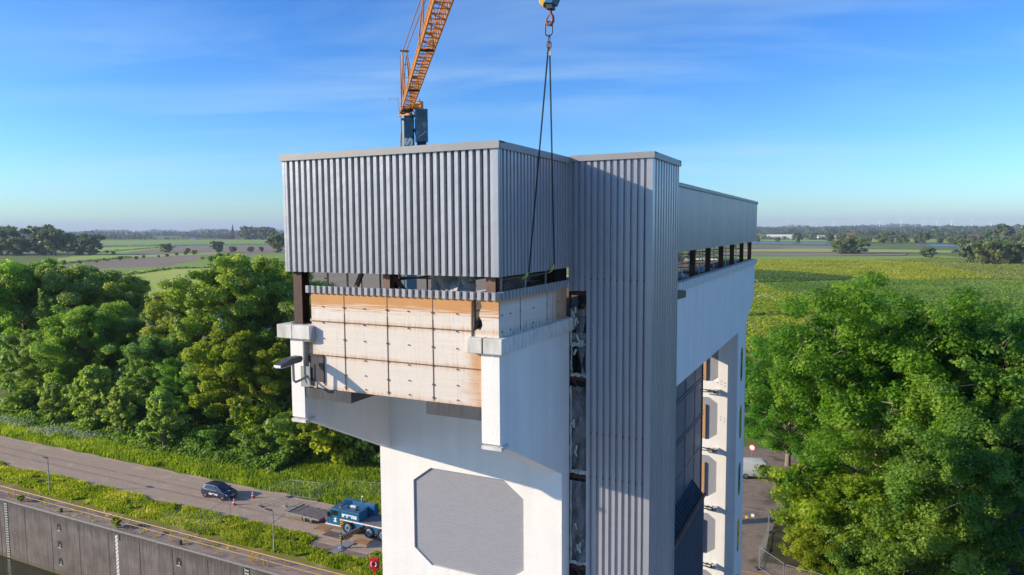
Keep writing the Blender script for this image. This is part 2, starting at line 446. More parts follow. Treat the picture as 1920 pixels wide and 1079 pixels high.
# ------------------------------------------------------------------ corrugated sheet
def corr(mb, ax, fix, a, b, z0, z1, out, pitch=0.1725, depth=0.078, crest=0.50, slope=0.09, zfun=None):
    """profiled sheet in the plane ax=fix (crests at fix), running from a to b; out = +1/-1 outward direction"""
    pts = []; k = int(round((b - a) / pitch)); pt = (b - a) / k
    for i in range(k):
        t = a + i * pt
        pts += [(t, 0), (t + crest * pt, 0), (t + (crest + slope) * pt, 1), (t + (1 - slope) * pt, 1)]
    pts.append((b, 0))
    vs = []
    for t, d in pts:
        q = fix - out * d * depth
        vs.append((t, q, z0) if ax == 'y' else (q, t, z0))
    for t, d in pts:
        q = fix - out * d * depth
        vs.append((t, q, z1) if ax == 'y' else (q, t, z1))
    m = len(pts)
    fs = [(i, i+1, m+i+1, m+i) for i in range(m-1)]
    # sheet thickness: an inner skin 6 mm behind, so that edges read as real sheet
    mb.add(vs, fs)
    vi = [((x, y + (-out) * 0.006, z) if ax == 'y' else (x + (-out) * 0.006, y, z)) for x, y, z in vs]
    mb.add(vi, [tuple(reversed(f)) for f in fs])
    e = len(mb.v) - 4 * m
    mb.f += [(e+i, e+i+1, e+2*m+i+1, e+2*m+i) for i in range(m-1)]
    return mb

# ------------------------------------------------------------------ the gate tower
XR, XL, YF = -6.62, -12.37, 13.0
tower = thing('gate_tower', 'white concrete lock gate tower with grey corrugated steel upper storey and stair tower', 'tower', (-9.5, 13.0, 0), world=True)
def T(mb, name, m, parent=None, **k): return mb.build(name, m, parent or tower, **k)

# pillars with octagonal brick panels in recesses
def octa(x0, x1, z0, z1, ch=0.57, cz=0.42):
    return [(x0, z0+cz), (x0+ch, z0), (x1-ch, z0), (x1, z0+cz), (x1, z1-cz), (x1-ch, z1), (x0+ch, z1), (x0, z1-cz)]
PX0, PX1 = -12.27, XR
def skin(mb, y0, y1, panels, ztop):
    """front layer of a pillar with octagonal openings"""
    z = 0.0
    for (x0, x1, a, b, ch, cz) in sorted(panels, key=lambda q: q[2]):
        mb.box(PX0, PX1, y0, y1, z, a)
        mb.box(PX0, x0, y0, y1, a, b); mb.box(x1, PX1, y0, y1, a, b)
        for xs, sg in ((x0, 1), (x1, -1)):
            mb.prism([(xs, a), (xs + sg*ch, a), (xs, a+cz)], 'y', y0, y1)
            mb.prism([(xs, b), (xs + sg*ch, b), (xs, b-cz)], 'y', y0, y1)
        z = b
    mb.box(PX0, PX1, y0, y1, z, ztop)
near_panels = [(-11.14, -7.70, 20.54, 23.36, 0.58, 0.43)] + [(-11.14, -7.70, 20.54-4.0*k, 23.36-4.0*k, 0.58, 0.43) for k in range(1, 5)]
p = MB(); p.box(PX0, PX1, 16.53, 19.9, 0, 23.43); skin(p, 16.45, 16.53, near_panels, 23.43)
near = T(p, 'pillar', M['white'])
for q in near_panels:
    b = MB(); b.prism(octa(q[0]-.02, q[1]+.02, q[2]-.02, q[3]+.02, q[4], q[5]), 'y', 16.50, 16.56)
    T(b, 'brick_panel', M['brick'], near)
far_panels = [(-11.1, -7.80, 20.20, 22.95, 0.0, 0.0)] + [(-11.1, -7.80, c, d, 0.5, 0.36) for c, d in ((16.38, 19.12), (12.58, 15.30), (8.75, 11.45), (4.9, 7.6))]
p = MB(); p.box(PX0, PX1, 46.15, 49.6, 0, 23.43); skin(p, 46.07, 46.15, far_panels, 23.43)
far = T(p, 'pillar', M['white'])
for k, q in enumerate(far_panels):
    b = MB(); b.prism(octa(q[0]-.02, q[1]+.02, q[2]-.02, q[3]+.02, q[4] or .5, q[5] or .36), 'y', 46.11, 46.18)
    T(b, 'brick_panel', M['brick'], far)
    w = MB(); w.box(-8.72, -8.53, 45.96, 46.07, q[2]+.05, q[3]-0.45); T(w, 'timber_guide', M['wood'], far, bevel=.01)
    if k:
        h = q[3] + 0.46
        g = MB()
        g.bar((-8.75, 45.80, h-.06), (-7.95, 45.62, h), .07, .05); g.bar((-8.75, 45.92, h+.07), (-7.95, 45.86, h+.05), .06, .05)
        g.bar((-8.30, 45.68, h), (-8.30, 46.07, h+.05), .05); g.box(-8.0, -7.9, 45.6, 46.07, h-.07, h+.1)
        T(g, 'guide_bracket', M['steel_d'], far)
        g = MB(); g.box(-7.9, -7.66, 45.66, 46.07, h-.11, h+.14); T(g, 'bracket_block', M['white_old'], far, bevel=.02)
for k in range(5):
    c = 21.1 - 3.83 * k
    s = MB(); s.prism([(47.35, c-.75), (47.6, c-1.1), (48.0, c-1.1), (48.25, c-.75), (48.25, c+.75), (48.0, c+1.1), (47.6, c+1.1), (47.35, c+.75)], 'x', XR-.05, XR+.006)
    w = T(s, 'slit_window', M['glass_d'], far)
# upper wall between and over the pillars, brackets on both ends
p = MB(); p.box(PX0, XR, 16.45, 49.6, 23.43, 27.42)
T(p, 'hall_base', M['white'])
for (a, b) in ((-12.29, -11.89), (-7.05, XR)):
    p = MB(); p.prism([(13.0, 25.48), (16.45, 23.77), (16.45, 27.40), (13.0, 27.40)], 'x', a, b); T(p, 'bracket', M['white'])
    p = MB(); p.box(a+.02, b+.06, 12.94, 13.30, 25.37, 25.44); T(p, 'drip_strip', M['white_old'])
    p = MB(); p.prism([(53.3, 25.20), (53.3, 27.40), (49.6, 27.40), (49.6, 23.57)], 'x', a, b); T(p, 'bracket', M['white'])
for ya, yb in ((13.35, 16.45), (49.6, 52.9)):
    p = MB(); p.box(-11.89, -7.05, ya, yb, 26.28, 27.40); T(p, 'floor_slab', M['white_old'])
p = MB(); p.box(-12.2, -6.86, 13.3, 53.2, 27.42, 27.60); T(p, 'hall_floor', M['floor'])
# cornice / cap stones
def cap(x0, x1, y0, y1): 
    b = MB(); b.box(x0, x1, y0, y1, 27.41, 27.74); return T(b, 'cap_stone', M['white_old'], bevel=.02)
cap(-12.60, -12.13, 12.88, 13.62); cap(-12.115, -11.58, 12.88, 13.62); cap(-7.33, -6.97, 12.88, 13.5); cap(-6.94, -6.50, 12.88, 17.12)
b = MB(); b.box(-6.97, -6.94, 12.9, 13.5, 27.42, 27.72); T(b, 'mossy_joint', M['moss'])
b = MB(); b.box(-6.86, -6.50, 19.9, 53.5, 27.42, 27.76); T(b, 'cornice', M['white_old'], bevel=.015)
b = MB(); b.box(-12.60, -12.2, 13.64, 53.5, 27.42, 27.74); b.box(-12.2, -6.87, 53.2, 53.5, 27.42, 27.74); T(b, 'cornice', M['white_old'], bevel=.015)
b = MB(); b.prism([(27.35, 27.24), (28.75, 27.20), (28.78, 27.42), (28.7, 27.50), (27.35, 27.55)], 'x', -6.5, -6.18); T(b, 'mossy_block', M['moss'], bevel=.04)

# polyester panels under the sheet strip
b = MB(); b.box(-11.77, -7.06, 13.06, 13.12, 26.23, 27.42); b.box(-11.66, -7.27, 13.06, 13.12, 27.42, 28.56)
pw = T(b, 'panel_wall', M['grp'])
b = MB(); b.prism([(-7.03, 28.53), (-6.66, 28.53), (-6.66, 27.74), (-7.27, 27.74), (-7.24, 27.86), (-7.15, 27.90), (-7.10, 27.87), (-7.04, 27.98), (-7.06, 28.08), (-7.12, 28.17), (-7.11, 28.28), (-7.05, 28.38), (-7.08, 28.46)], 'y', 13.06, 13.11)
T(b, 'torn_panel', M['grp'])
b = MB(); b.box(-6.71, -6.66, 13.11, 16.86, 27.74, 28.56); sp = T(b, 'panel_wall', M['grp_side'])
b = MB()
for x in (-10.68, -9.47, -8.27):
    b.box(x-.010, x+.010, 13.05, 13.062, 26.26, 28.05); b.box(x-.006, x+.006, 13.053, 13.062, 28.05, 28.5)
for z, x0, x1 in ((27.85, -11.64, -7.28), (27.04, -11.32, -7.06)):
    b.box(x0, x1, 13.048, 13.062, z-.012, z+.010)
b.box(-7.30, -7.27, 13.03, 13.062, 27.6, 28.5)
for x in (-11.3, -10.68, -10.1, -9.47, -8.9, -8.27, -7.66):
    for z in (27.85, 27.45, 27.04, 26.62, 26.33, 28.2) if x in (-10.68, -9.47, -8.27) else (28.2, 27.82, 27.45, 27.0, 26.65, 26.33):
        b.tube((x, 13.03, z), (x, 13.07, z), .024 if x in (-10.68, -9.47, -8.27) else .015, n=8)
T(b, 'panel_joint', M['joint'], pw)
b = MB()
for y in (14.1, 15.6): b.box(-6.672, -6.65, y-.006, y+.006, 27.76, 28.5)
for y in (13.2, 13.6, 14.1, 14.8, 15.6, 16.3):
    for z in (27.85, 28.2): b.tube((-6.68, y, z), (-6.64, y, z), .018, n=6)
T(b, 'panel_joint', M['joint'], sp)['kind'] = 'stuff'
b = MB(); b.box(-11.73, -11.33, 13.035, 13.062, 26.40, 27.0); hatch = T(b, 'hatch', M['dgrey'], pw)
b = MB(); b.box(-11.77, -11.73, 13.02, 13.062, 26.36, 27.02); b.box(-11.33, -11.30, 13.02, 13.062, 26.36, 27.02); b.box(-11.73, -11.33, 13.02, 13.062, 27.0, 27.05); T(b, 'hatch_frame', M['rust'], hatch)
# sheet strip left on top of the panels, its ragged upper edge and support rail
b = MB(); corr(b, 'y', 13.0, -11.77, -6.62, 28.52, 28.69, -1); T(b, 'sheet_strip', M['corr'])
b = MB(); corr(b, 'x', -6.62, 13.0, 16.88, 28.52, 28.69, 1); T(b, 'sheet_strip', M['corr'])
b = MB(); b.box(-11.66, -6.72, 13.06, 13.16, 28.565, 28.66); b.box(-6.78, -6.69, 13.16, 16.8, 28.565, 28.66); T(b, 'rail', M['primer'])
for (x0, x1, z0, z1) in ((-11.87, -10.51, 25.97, 26.225), (-8.45, -7.06, 25.95, 26.225)):
    b = MB(); b.box(x0, x1, 13.02, 14.6, z0, z1); T(b, 'drain_box', M['dgrey'])
b = MB(); b.path([(-11.86, 12.98, 27.41), (-11.86, 12.98, 26.45), (-11.80, 12.99, 26.31), (-11.5, 13.0, 26.26)], .022); b.path([(-11.55, 13.02, 27.7), (-11.55, 12.96, 27.45), (-11.58, 12.95, 27.38), (-11.83, 12.96, 27.36), (-11.83, 12.97, 26.9)], .02)
T(b, 'drainpipe', M['galv'], smooth=True)
# floodlight on the bracket
b = MB(); b.path([(-11.80, 13.0, 26.52), (-11.80, 12.80, 26.46), (-11.80, 12.62, 26.44), (-11.80, 12.55, 26.49), (-11.80, 12.54, 26.92)], .032)
b.box(-11.98, -11.72, 12.985, 13.0, 26.25, 26.75); b.bar((-11.9, 12.99, 26.35), (-11.6, 12.98, 26.28), .025); b.bar((-11.68, 12.97, 26.3), (-11.68, 12.97, 26.85), .02)
arm = T(b, 'floodlight_arm', M['galv_dull'], smooth=True)
b = MB(); b.prism([(12.05, 26.88), (12.72, 26.91), (12.77, 26.97), (12.74, 27.05), (12.45, 27.06), (12.05, 26.94)], 'x', -11.90, -11.69)
fh = T(b, 'floodlight_head', M['dgrey'], arm, bevel=.012)
b = MB(); b.prism([(12.07, 26.872), (12.5, 26.89), (12.5, 26.88), (12.07, 26.86)], 'x', -11.88, -11.71); b.box(-11.895, -11.695, 12.032, 12.05, 26.885, 26.937); T(b, 'lamp_glass', M['whitep'], arm)

# steel columns in the open storey
def hcol(name, x, y, z0, z1, w=.2, m='rust', t=.022):
    b = MB(); b.box(x-w/2, x+w/2, y-w/2, y-w/2+t, z0, z1); b.box(x-w/2, x+w/2, y+w/2-t, y+w/2, z0, z1); b.box(x-t/2, x+t/2, y-w/2+t, y+w/2-t, z0, z1)
    b.box(x-w*.7, x+w*.7, y-w*.7, y+w*.7, z0, z0+.03)
    return T(b, name, M[m])
hcol('column', -12.14, 13.27, 27.74, 31.55, .26); hcol('column', -9.58, 13.3, 27.6, 31.55, .18, 'primer'); hcol('column', -6.90, 13.28, 27.6, 31.55, .22, 'primer')
hcol('column', -7.0, 16.6, 27.6, 31.55, .2)
for y in (20.4, 22.4, 26.27, 30.13, 33.69, 37.54, 41.4, 45.28, 49.24, 53.1): hcol('column', -6.98, y, 27.60, 31.5, .23)
for y in (17.0, 21.0, 26.27, 33.69, 41.4, 49.24, 53.1): hcol('column', -12.08, y, 27.60, 31.5, .21)
for q in (((-6.98, 52.2, 29.1), (-6.98, 53.0, 27.65)), ((-11.2, 13.5, 27.6), (-10.4, 13.6, 29.3)), ((-9.3, 14.2, 28.0), (-10.3, 13.9, 29.4))):
    b = MB(); b.bar(*q, .09); T(b, 'brace', M['primer'])

# profiled steel cladding of the hall: four sides, lining, roof, trim
Z0, Z1 = 29.01, 31.66
def clad(args, **k):
    b = MB()
    for a in args: corr(b, *a, **k)
    return T(b, 'cladding', M['corr'])
clad([('y', YF, XL+.05, XR-.16, Z0, Z1, -1)])
clad([('x', XR, YF+.10, 16.92, Z0, Z1, 1)]); clad([('x', XR, 19.67, 53.9, Z0, Z1+.04, 1)])
clad([('x', XL, YF, 53.9, Z0, Z1, -1)]); clad([('y', 53.9, XL, XR, Z0, Z1, 1)])
b = MB(); b.prism([(XR, YF-.004), (XR, YF+.12), (XR-.02, YF+.12), (XR-.02, YF+.02), (XR-.18, YF+.02), (XR-.18, YF-.004)], 'z', Z0, Z1)
T(b, 'corner_flashing', M['corr']); b = MB()
b.prism([(XL, YF-.004), (XL+.07, YF-.004), (XL+.07, YF+.02), (XL+.02, YF+.02), (XL+.02, YF+.1), (XL, YF+.1)], 'z', Z0, Z1)
T(b, 'corner_flashing', M['corr']); b = MB()
b.box(XR-.08, XR+.004, 53.82, 53.904, Z0, Z1)
T(b, 'corner_flashing', M['corr'])
b = MB()
b.box(XL+.07, XR-.07, YF+.07, YF+.15, Z0+.03, Z1); b.box(XL+.07, XL+.15, YF+.15, 53.75, Z0+.03, Z1); b.box(XR-.15, XR-.07, YF+.15, 53.75, Z0+.03, Z1); b.box(XL+.07, XR-.07, 53.75, 53.83, Z0+.03, Z1)
T(b, 'wall_lining', M['dgrey'])
b = MB(); kf = int(round((XR-.16-XL-.05)/.1725)); pf = (XR-.16-XL-.05)/kf
for z in (29.12, 30.35, 31.5):
    for i in range(0, kf): x = XL+.05+(i+.80)*pf; b.box(x-.009, x+.009, YF+.055, YF+.08, z-.009, z+.009)
T(b, 'fasteners', M['black'])['kind'] = 'stuff'
b = MB(); b.box(XL, XR, YF, 53.9, Z1, Z1+.06); T(b, 'roof', M['roof'])
# slightly overhanging metal roof edge, in lengths with small steps
def trim_run(b, ax, fix, a, b_, z, out, h=.15, d=.05):
    n = max(1, int((b_-a)/2.9)); 
    for i in range(n):
        t0, t1 = a+(b_-a)*i/n, a+(b_-a)*(i+1)/n
        e = .004*(i % 2)
        lo, hi = sorted((fix-out*.02, fix+out*(d+e)))
        if ax == 'y': b.box(t0, t1, lo, hi, z, z+h+e); b.box(t0, t1, *sorted((fix-out*.22, fix-out*.02)), z+h-.03, z+h)
        else: b.box(lo, hi, t0, t1, z, z+h+e); b.box(*sorted((fix-out*.22, fix-out*.02)), t0, t1, z+h-.03, z+h)
b = MB(); ZT = 31.63
trim_run(b, 'y', YF, XL-.05, XR+.05, ZT, -1); trim_run(b, 'x', XR, YF, 16.87, ZT, 1); trim_run(b, 'x', XR, 19.67, 53.95, ZT+.05, 1)
trim_run(b, 'x', XL, YF, 53.95, ZT, -1); trim_run(b, 'y', 53.9, XL-.05, XR+.05, ZT, 1)
T(b, 'roof_trim', M['trim'])
b = MB(); b.box(-9.7, -9.3, 14.2, 52.8, 31.2, 31.45)
for y in (17, 21, 26.3, 30.1, 33.7, 37.5, 41.4, 45.3, 49.2): b.box(XL+.2, XR-.2, y-.08, y+.08, 31.3, 31.5)
for y in (13.32, 16.9): b.box(XL+.2, XR-.2, y-.08, y+.08, 29.12, 29.28)
T(b, 'roof_beam', M['rust'])

# stair tower
SX, SY0, SY1, SZ = -4.47, 16.92, 19.67, 31.70
st = MB(); st.box(-6.08, SX-.07, SY0+.12, SY1-.07, 0, SZ-.1); stair = T(st, 'stair_tower', M['dgrey'])
def S(b, name, m, **k): return b.build(name, m, stair, **k)
b = MB()
corr(b, 'y', SY0, -6.62, -6.13, 28.42, SZ, -1, pitch=.165); corr(b, 'y', SY0, -6.13, SX-.13, 25.92, SZ, -1, pitch=.165)
corr(b, 'y', SY0+.012, -6.13, SX-.13, 0, 25.93, -1, pitch=.165)
S(b, 'cladding', M['corr'])
b = MB()
for lo, hi, e in ((0, 20.95, .02), (20.94, 25.94, .01), (25.93, SZ, 0)): corr(b, 'x', SX-e, SY0+.12, SY1, lo, hi, 1, pitch=.26, depth=.10, crest=.46)
S(b, 'cladding', M['corr'])
b = MB(); corr(b, 'y', SY1, -6.6, SX, 0, SZ, 1, pitch=.17); S(b, 'cladding', M['corr'])
b = MB(); 
for lo, hi, e in ((0, 25.93, .008), (25.92, SZ, 0)):
    b.prism([(SX+.004-e, SY0-.004+e), (SX+.004-e, SY0+.13), (SX-.02, SY0+.13), (SX-.02, SY0+.02), (SX-.15, SY0+.02), (SX-.15, SY0-.004+e)], 'z', lo, hi)
b.box(SX-.06, SX+.004, SY1-.06, SY1+.004, 0, SZ); b.box(-6.135, -6.08, SY0-.004, SY0+.13, 0, 28.42)
S(b, 'corner_flashing', M['corr'])
b = MB(); b.box(-6.62, SX, SY0, SY1, SZ, SZ+.05); S(b, 'roof', M['roof'])
b = MB(); trim_run(b, 'y', SY0, -6.57, SX+.05, SZ-.03, -1, h=.15); trim_run(b, 'x', SX, SY0, SY1+.05, SZ-.03, 1, h=.15); trim_run(b, 'y', SY1, -6.6, SX+.05, SZ-.03, 1, h=.15)
S(b, 'roof_trim', M['trim'])
b = MB(); kx = int(round((SX-.13+6.13)/.165)); pt = (SX-.13+6.13)/kx
for z in (28.72, 24.77, 23.63, 20.2):
    for i in range(kx):
        x = -6.13 + (i + .5 + .10) * pt; b.box(x-.011, x+.011, SY0+.012, SY0+.045, z-.011, z+.011)
S(b, 'fasteners', M['black'])['kind'] = 'stuff'
# open shaft beside the stair tower
b = MB(); b.box(-6.6, -6.10, 17.55, 17.62, 0, 28.42); b.box(-6.615, -6.60, 16.99, 17.55, 0, 27.4); S(b, 'shaft_lining', M['dgrey'])
b = MB()
for z in (28.35, 26.14, 23.55, 21.1, 18.6): b.box(-6.6, -6.13, 17.02, 17.16, z-.05, z+.05)
b.box(-6.635, -6.60, 16.97, 17.06, 0, 28.4); b.bar((-6.58, 17.1, 26.1), (-6.2, 17.3, 25.5), .06); b.bar((-6.58, 17.1, 21.1), (-6.2, 17.3, 20.6), .06); b.bar((-6.5, 17.15, 27.6), (-6.2, 17.25, 28.3), .05)
S(b, 'shaft_beam', M['rust'])
for q in ((-6.27, -6.19, 17.2, 17.26, 26.3, 26.95), (-6.24, -6.16, 17.2, 17.26, 23.1, 23.6), (-6.38, -6.24, 17.25, 17.3, 27.75, 28.05)):
    b = MB(); b.box(*q); S(b, 'board', M['wood'])

# plastic sheets in the shaft: loose things
def crumple(x0, x1, z0, z1, y, nx, nz, seed, amp=.05, taper=0.0, bulge=.0, hang=None):
    rnd = random.Random(seed); vs = []; fs = []
    for j in range(nz+1):
        v_ = j / nz
        for i in range(nx+1):
            u_ = i / nx
            w = 1 - taper * abs(v_ - (hang if hang is not None else 0.5)) * 2
            xm = (x0+x1)/2 + (x1-x0)*.5*taper*(.6)*(1-w)
            x = xm + (u_-.5)*(x1-x0)*w + rnd.uniform(-1, 1)*amp*.3
            z = z0 + (z1-z0)*v_ + rnd.uniform(-1, 1)*amp*.4
            yy = y + mnoise.noise(Vector((x*5, z*2.5, seed*3.1)))*amp*2 + rnd.uniform(-1, 1)*amp*.5 - bulge*math.sin(math.pi*u_)
            vs.append((x, yy, z))
    for j in range(nz):
        for i in range(nx):
            a = j*(nx+1)+i; fs.append((a, a+1, a+nx+2, a+nx+1))
    return vs, fs
SHEETS = [(27.0, 27.95, 0.5, 'torn clear plastic sheet at the top of the shaft, level with the mossy cap', 3),
          (26.2, 27.35, 0.7, 'clear plastic sheet gathered at its top, hanging just below the mossy cap', 5),
          (23.65, 25.95, 0.25, 'long taped plastic sheet with pale tattered edge in the shaft beside the stair tower', 7),
          (21.2, 23.45, 0.1, 'smooth taped plastic sheet lowest in the shaft beside the brick panel pillar', 9)]
for z0, z1, tp, lab, sd in SHEETS:
    t = thing('plastic_sheet', lab, 'plastic sheet', (-6.37, 17.0, z0), group='plastic sheets in the shaft', world=True)
    b = MB(); vs, fs = crumple(-6.60, -6.13, z0, z1, 17.0, 8, 22, sd, .045, tp, .05, 1.0 if tp > .4 else .5); b.add(vs, fs); sh = b.build('sheet', M['plastic'], t, smooth=True, recalc=False)
    rnd = random.Random(sd)
    b = MB()
    for k in range(4):
        x, z = rnd.uniform(-6.48, -6.28), z0 + (z1-z0)*rnd.uniform(.15, .9); a = rnd.uniform(-.5, .5)
        b.bar((x, 16.93, z), (x+.14*math.sin(a), 16.93, z+.16*math.cos(a)), .05, .004, up=(0,1,0))
    vs, fs = crumple(-6.60, -6.55, z0, z1, 16.98, 2, 18, sd+40, .03); b.add(vs, fs)
    vs, fs = crumple(-6.58, -6.15, z0, z0+.10, 16.97, 8, 2, sd+41, .05); b.add(vs, fs)
    b.build('tape', M['tape'], t, recalc=False)

# lift gate between the pillars
gate = thing('lift_gate', 'dark blue riveted steel lift gate raised between the white pillars', 'gate', (-8.9, 33, 6), world=True)
b = MB(); b.box(-8.85, -8.6, 20.9, 44.95, 6, 23.40)
b.build('upper_skin', M['gateblue'], gate)
b = MB()
for z in (20.55, 18.25, 22.5, 16.2): b.box(-8.6, -8.582, 20.9, 44.9, z-.05, z+.05)
for y in (22, 24.6, 27.2, 29.8, 32.4, 35, 37.6, 40.2, 42.8): b.box(-8.6, -8.585, y-.05, y+.05, 14.6, 23.4)
for z in (20.55, 18.25):
    for i in range(170):
        y = 20.4 + i*.149
        for dz in (-.1, .1): b.cbox((-8.585, y, z+dz), .035, .04, .04)
for y in (40.2, 42.8, 37.6):
    for i in range(60):
        for dy in (-.1, .1): b.cbox((-8.585, y+dy, 14.7+i*.145), .035, .04, .04)
b.build('riveted_seam', M['gateblue'], gate)
b = MB(); b.box(-8.6, -7.87, 20.9, 42.40, 6, 14.0)
for i in range(140): b.box(-7.87, -7.85, 20.95+i*.153, 20.95+i*.153+.05, 6, 13.98)
b.build('lower_skin', M['gateblue'], gate)
b = MB(); b.box(-7.93, -7.76, 20.9, 42.5, 14.0, 14.14); b.build('lip', M['brown_edge'], gate, bevel=.01)
for i in range(46):
    y = 21.0 + i*.473
    b = MB(); b.prism([(-8.6, 14.95), (-8.6, 14.0), (-7.95, 14.0), (-7.95, 14.18)], 'y', y, y+.035); b.build('fin', M['gateblue'], gate)
b = MB(); b.box(-8.8, -8.54, 44.96, 45.05, 6, 23.4); b.build('seal', M['black'], gate)

b = MB(); b.box(-8.9, -6.78, 17.12, 17.18, 27.61, 29.12); T(b, 'dark_filler_board', M['dgrey'])  # added board, its dark colour stands for the dim interior of the storey
# scaffold tubes and tarpaulins inside the open storey
def scaffold(name, label, xs, ys, z0, z1, hz, seed, m='galv'):
    t = thing(name, label, 'scaffold', (xs[0], ys[0], z0), group='scaffolds inside the open storey', world=True)
    for x in xs:
        for y in ys:
            b = MB(); b.tube((x, y, z0), (x, y, z1), .026, n=8); ps = b.build('standard', M[m], t, smooth=True)
            rnd = random.Random(seed + x*3 + y)
            b = MB(); z = z0 + rnd.uniform(.35, .9); b.tube((x, y, z), (x, y, z+.13), .030, n=8); b.build('band', M['orange_band'], ps)
    b = MB()
    for z in hz:
        for x in xs: b.tube((x, ys[0]-.2, z), (x, ys[-1]+.2, z), .024, n=6)
        for y in ys[::2]: b.tube((xs[0], y, z+.05), (xs[-1], y, z+.05), .024, n=6)
    if len(ys) > 2: b.tube((xs[0], ys[0], z0+.2), (xs[0], ys[-1], z1-.2), .024, n=6)
    b.build('ledger', M[m], t, smooth=True)
scaffold('scaffold', 'silver tube scaffold in the long open gap on the far right of the storey', (-7.45, -8.9), [27.5 + 2.05*i for i in range(13)], 27.6, 30.8, (27.98, 28.5, 29.0), 1)
scaffold('scaffold', 'tube scaffold with orange bands standing behind the front left gap', (-11.6, -11.0), [13.6, 14.9], 27.6, 30.8, (30.2,), 5)
scaffold('scaffold', 'dark jumbled tube scaffold behind the middle of the front gap', (-9.9, -8.7), [14.2, 15.4], 27.6, 30.6, (28.15, 28.8), 8, 'galv_dull')
scaffold('scaffold', 'tube scaffold behind the grey tarpaulin at the right hand front corner', (-7.6, -6.95), [13.75, 15.0, 16.2], 27.6, 30.6, (28.9,), 12)
def tarp(label, x0, x1, z0, z1, y, m, seed, amp=.1):
    b = MB(); vs, fs = crumple(x0, x1, z0, z1, y, 16, 12, seed, amp); b.add(vs, fs)
    vs2 = [(a+.01, c+.012, d) for a, c, d in vs]; b.add(vs2, [tuple(reversed(f)) for f in fs])
    o = b.build('tarpaulin', m, smooth=True, recalc=False); tag(o, label, 'tarpaulin', 'tarpaulins in the open storey')
tarp('crumpled light grey tarpaulin hanging in the front gap beside the right hand corner column', -8.6, -7.55, 28.2, 29.2, 13.55, M['tarp'], 2, .12)
b = MB(); vs, fs = crumple(14.4, 15.4, 28.3, 29.25, 0, 12, 10, 4, .12); b.add([(-7.2 + c, a, d) for a, c, d in vs], fs)
o = b.build('tarpaulin', M['tarp_b'], smooth=True, recalc=False); tag(o, 'brown tarpaulin bundle in the side gap between the two chain slings', 'tarpaulin', 'tarpaulins in the open storey')
b = MB(); vs, fs = crumple(15.3, 16.8, 28.6, 29.3, 0, 12, 10, 14, .15); b.add([(-7.6 + c*2, a, d) for a, c, d in vs], fs)
o = b.build('tarpaulin', M['tarp'], smooth=True, recalc=False); tag(o, 'grey tarpaulin at the stair tower end of the side gap', 'tarpaulin', 'tarpaulins in the open storey')
for k, (y, w, lab) in enumerate(((29.5, 2.6, 'crumpled clear plastic heap on the hall floor nearest the stair tower'), (34.5, 3.0, 'crumpled clear plastic heap on the hall floor in the middle of the long gap'), (40.5, 3.5, 'flat clear plastic heap on the hall floor towards the far end of the long gap'))):
    b = MB(); n = 14
    vs = [(-8.0 + (i/n-.5)*1.4, y + (j/n-.5)*w, 27.64 + max(0, .28*(1-((i/n-.5)**2+(j/n-.5)**2)*4) * (0.6+mnoise.noise(Vector((i*.6, j*.6, k*9.)))) )) for j in range(n+1) for i in range(n+1)]
    b.add(vs, [(j*(n+1)+i, j*(n+1)+i+1, (j+1)*(n+1)+i+1, (j+1)*(n+1)+i) for j in range(n) for i in range(n)])
    o = b.build('plastic_heap', M['tape'], recalc=False); tag(o, lab, 'plastic sheet', 'plastic heaps on the hall floor')
# ------------------------------------------------------------------ ground, quay, road, lock
def ground_mat(name, a, b, c, s1, s2, rough=0.95, stretch=(1,1,1), bmp=0.0, t1=(0.4, 0.6), t2=(0.52, 0.68), f2=1.0):
    m, n, l, p = nodes_of(name)
    g = n.new('ShaderNodeTexCoord').outputs['Object']
    v = map_n(n, l, g, stretch)
    x = mix(n, l, rng(n, l, noise_n(n, l, v, s1, 6), *t1), a, b)
    x = mix(n, l, rng(n, l, noise_n(n, l, v, s2, 6), t2[0], t2[1], 0, f2), x, c)
    l.new(x, p.inputs['Base Color']); p.inputs['Roughness'].default_value = rough; p.inputs['Specular IOR Level'].default_value = 0.2
    if bmp: bump(n, l, p, noise_n(n, l, v, s2*4, 4), bmp, 0.05)
    return m
def sheet(name, pts, z, m, kind='structure', label=None):
    b = MB(); b.add([(x, y, z) for x, y in pts], [tuple(range(len(pts)))])
    o = b.build(name, m, recalc=False)
    if o.data.polygons[0].normal.z < 0: o.data.flip_normals()
    o['kind'] = kind
    return o
gm = ground_mat('meadow_ground', (0.13, 0.18, 0.035), (0.17, 0.21, 0.045), (0.20, 0.20, 0.07), 0.004, 0.02)
BIG = 14000
b = MB(); b.add([(-BIG, 45.9, -.02), (BIG, 45.9, -.02), (BIG, BIG, -.02), (-BIG, BIG, -.02), (-BIG, -BIG, -.02), (BIG, -BIG, -.02), (BIG, 20.6, -.02), (-BIG, 20.6, -.02)], [(0,1,2,3), (4,5,6,7)])
o = b.build('ground', gm, recalc=False); o['kind'] = 'structure'
wm, n, l, p = nodes_of('canal_water')
p.inputs['Base Color'].default_value = (0.028, 0.032, 0.020, 1); p.inputs['Roughness'].default_value = 0.08
g = n.new('ShaderNodeTexCoord').outputs['Object']; bump(n, l, p, noise_n(n, l, map_n(n, l, g, (1, 2, 1)), 1.2, 4), 0.25, 0.08)
sheet('water', [(-900, 19), (400, 19), (400, 47), (-900, 47)], -6.75, wm)

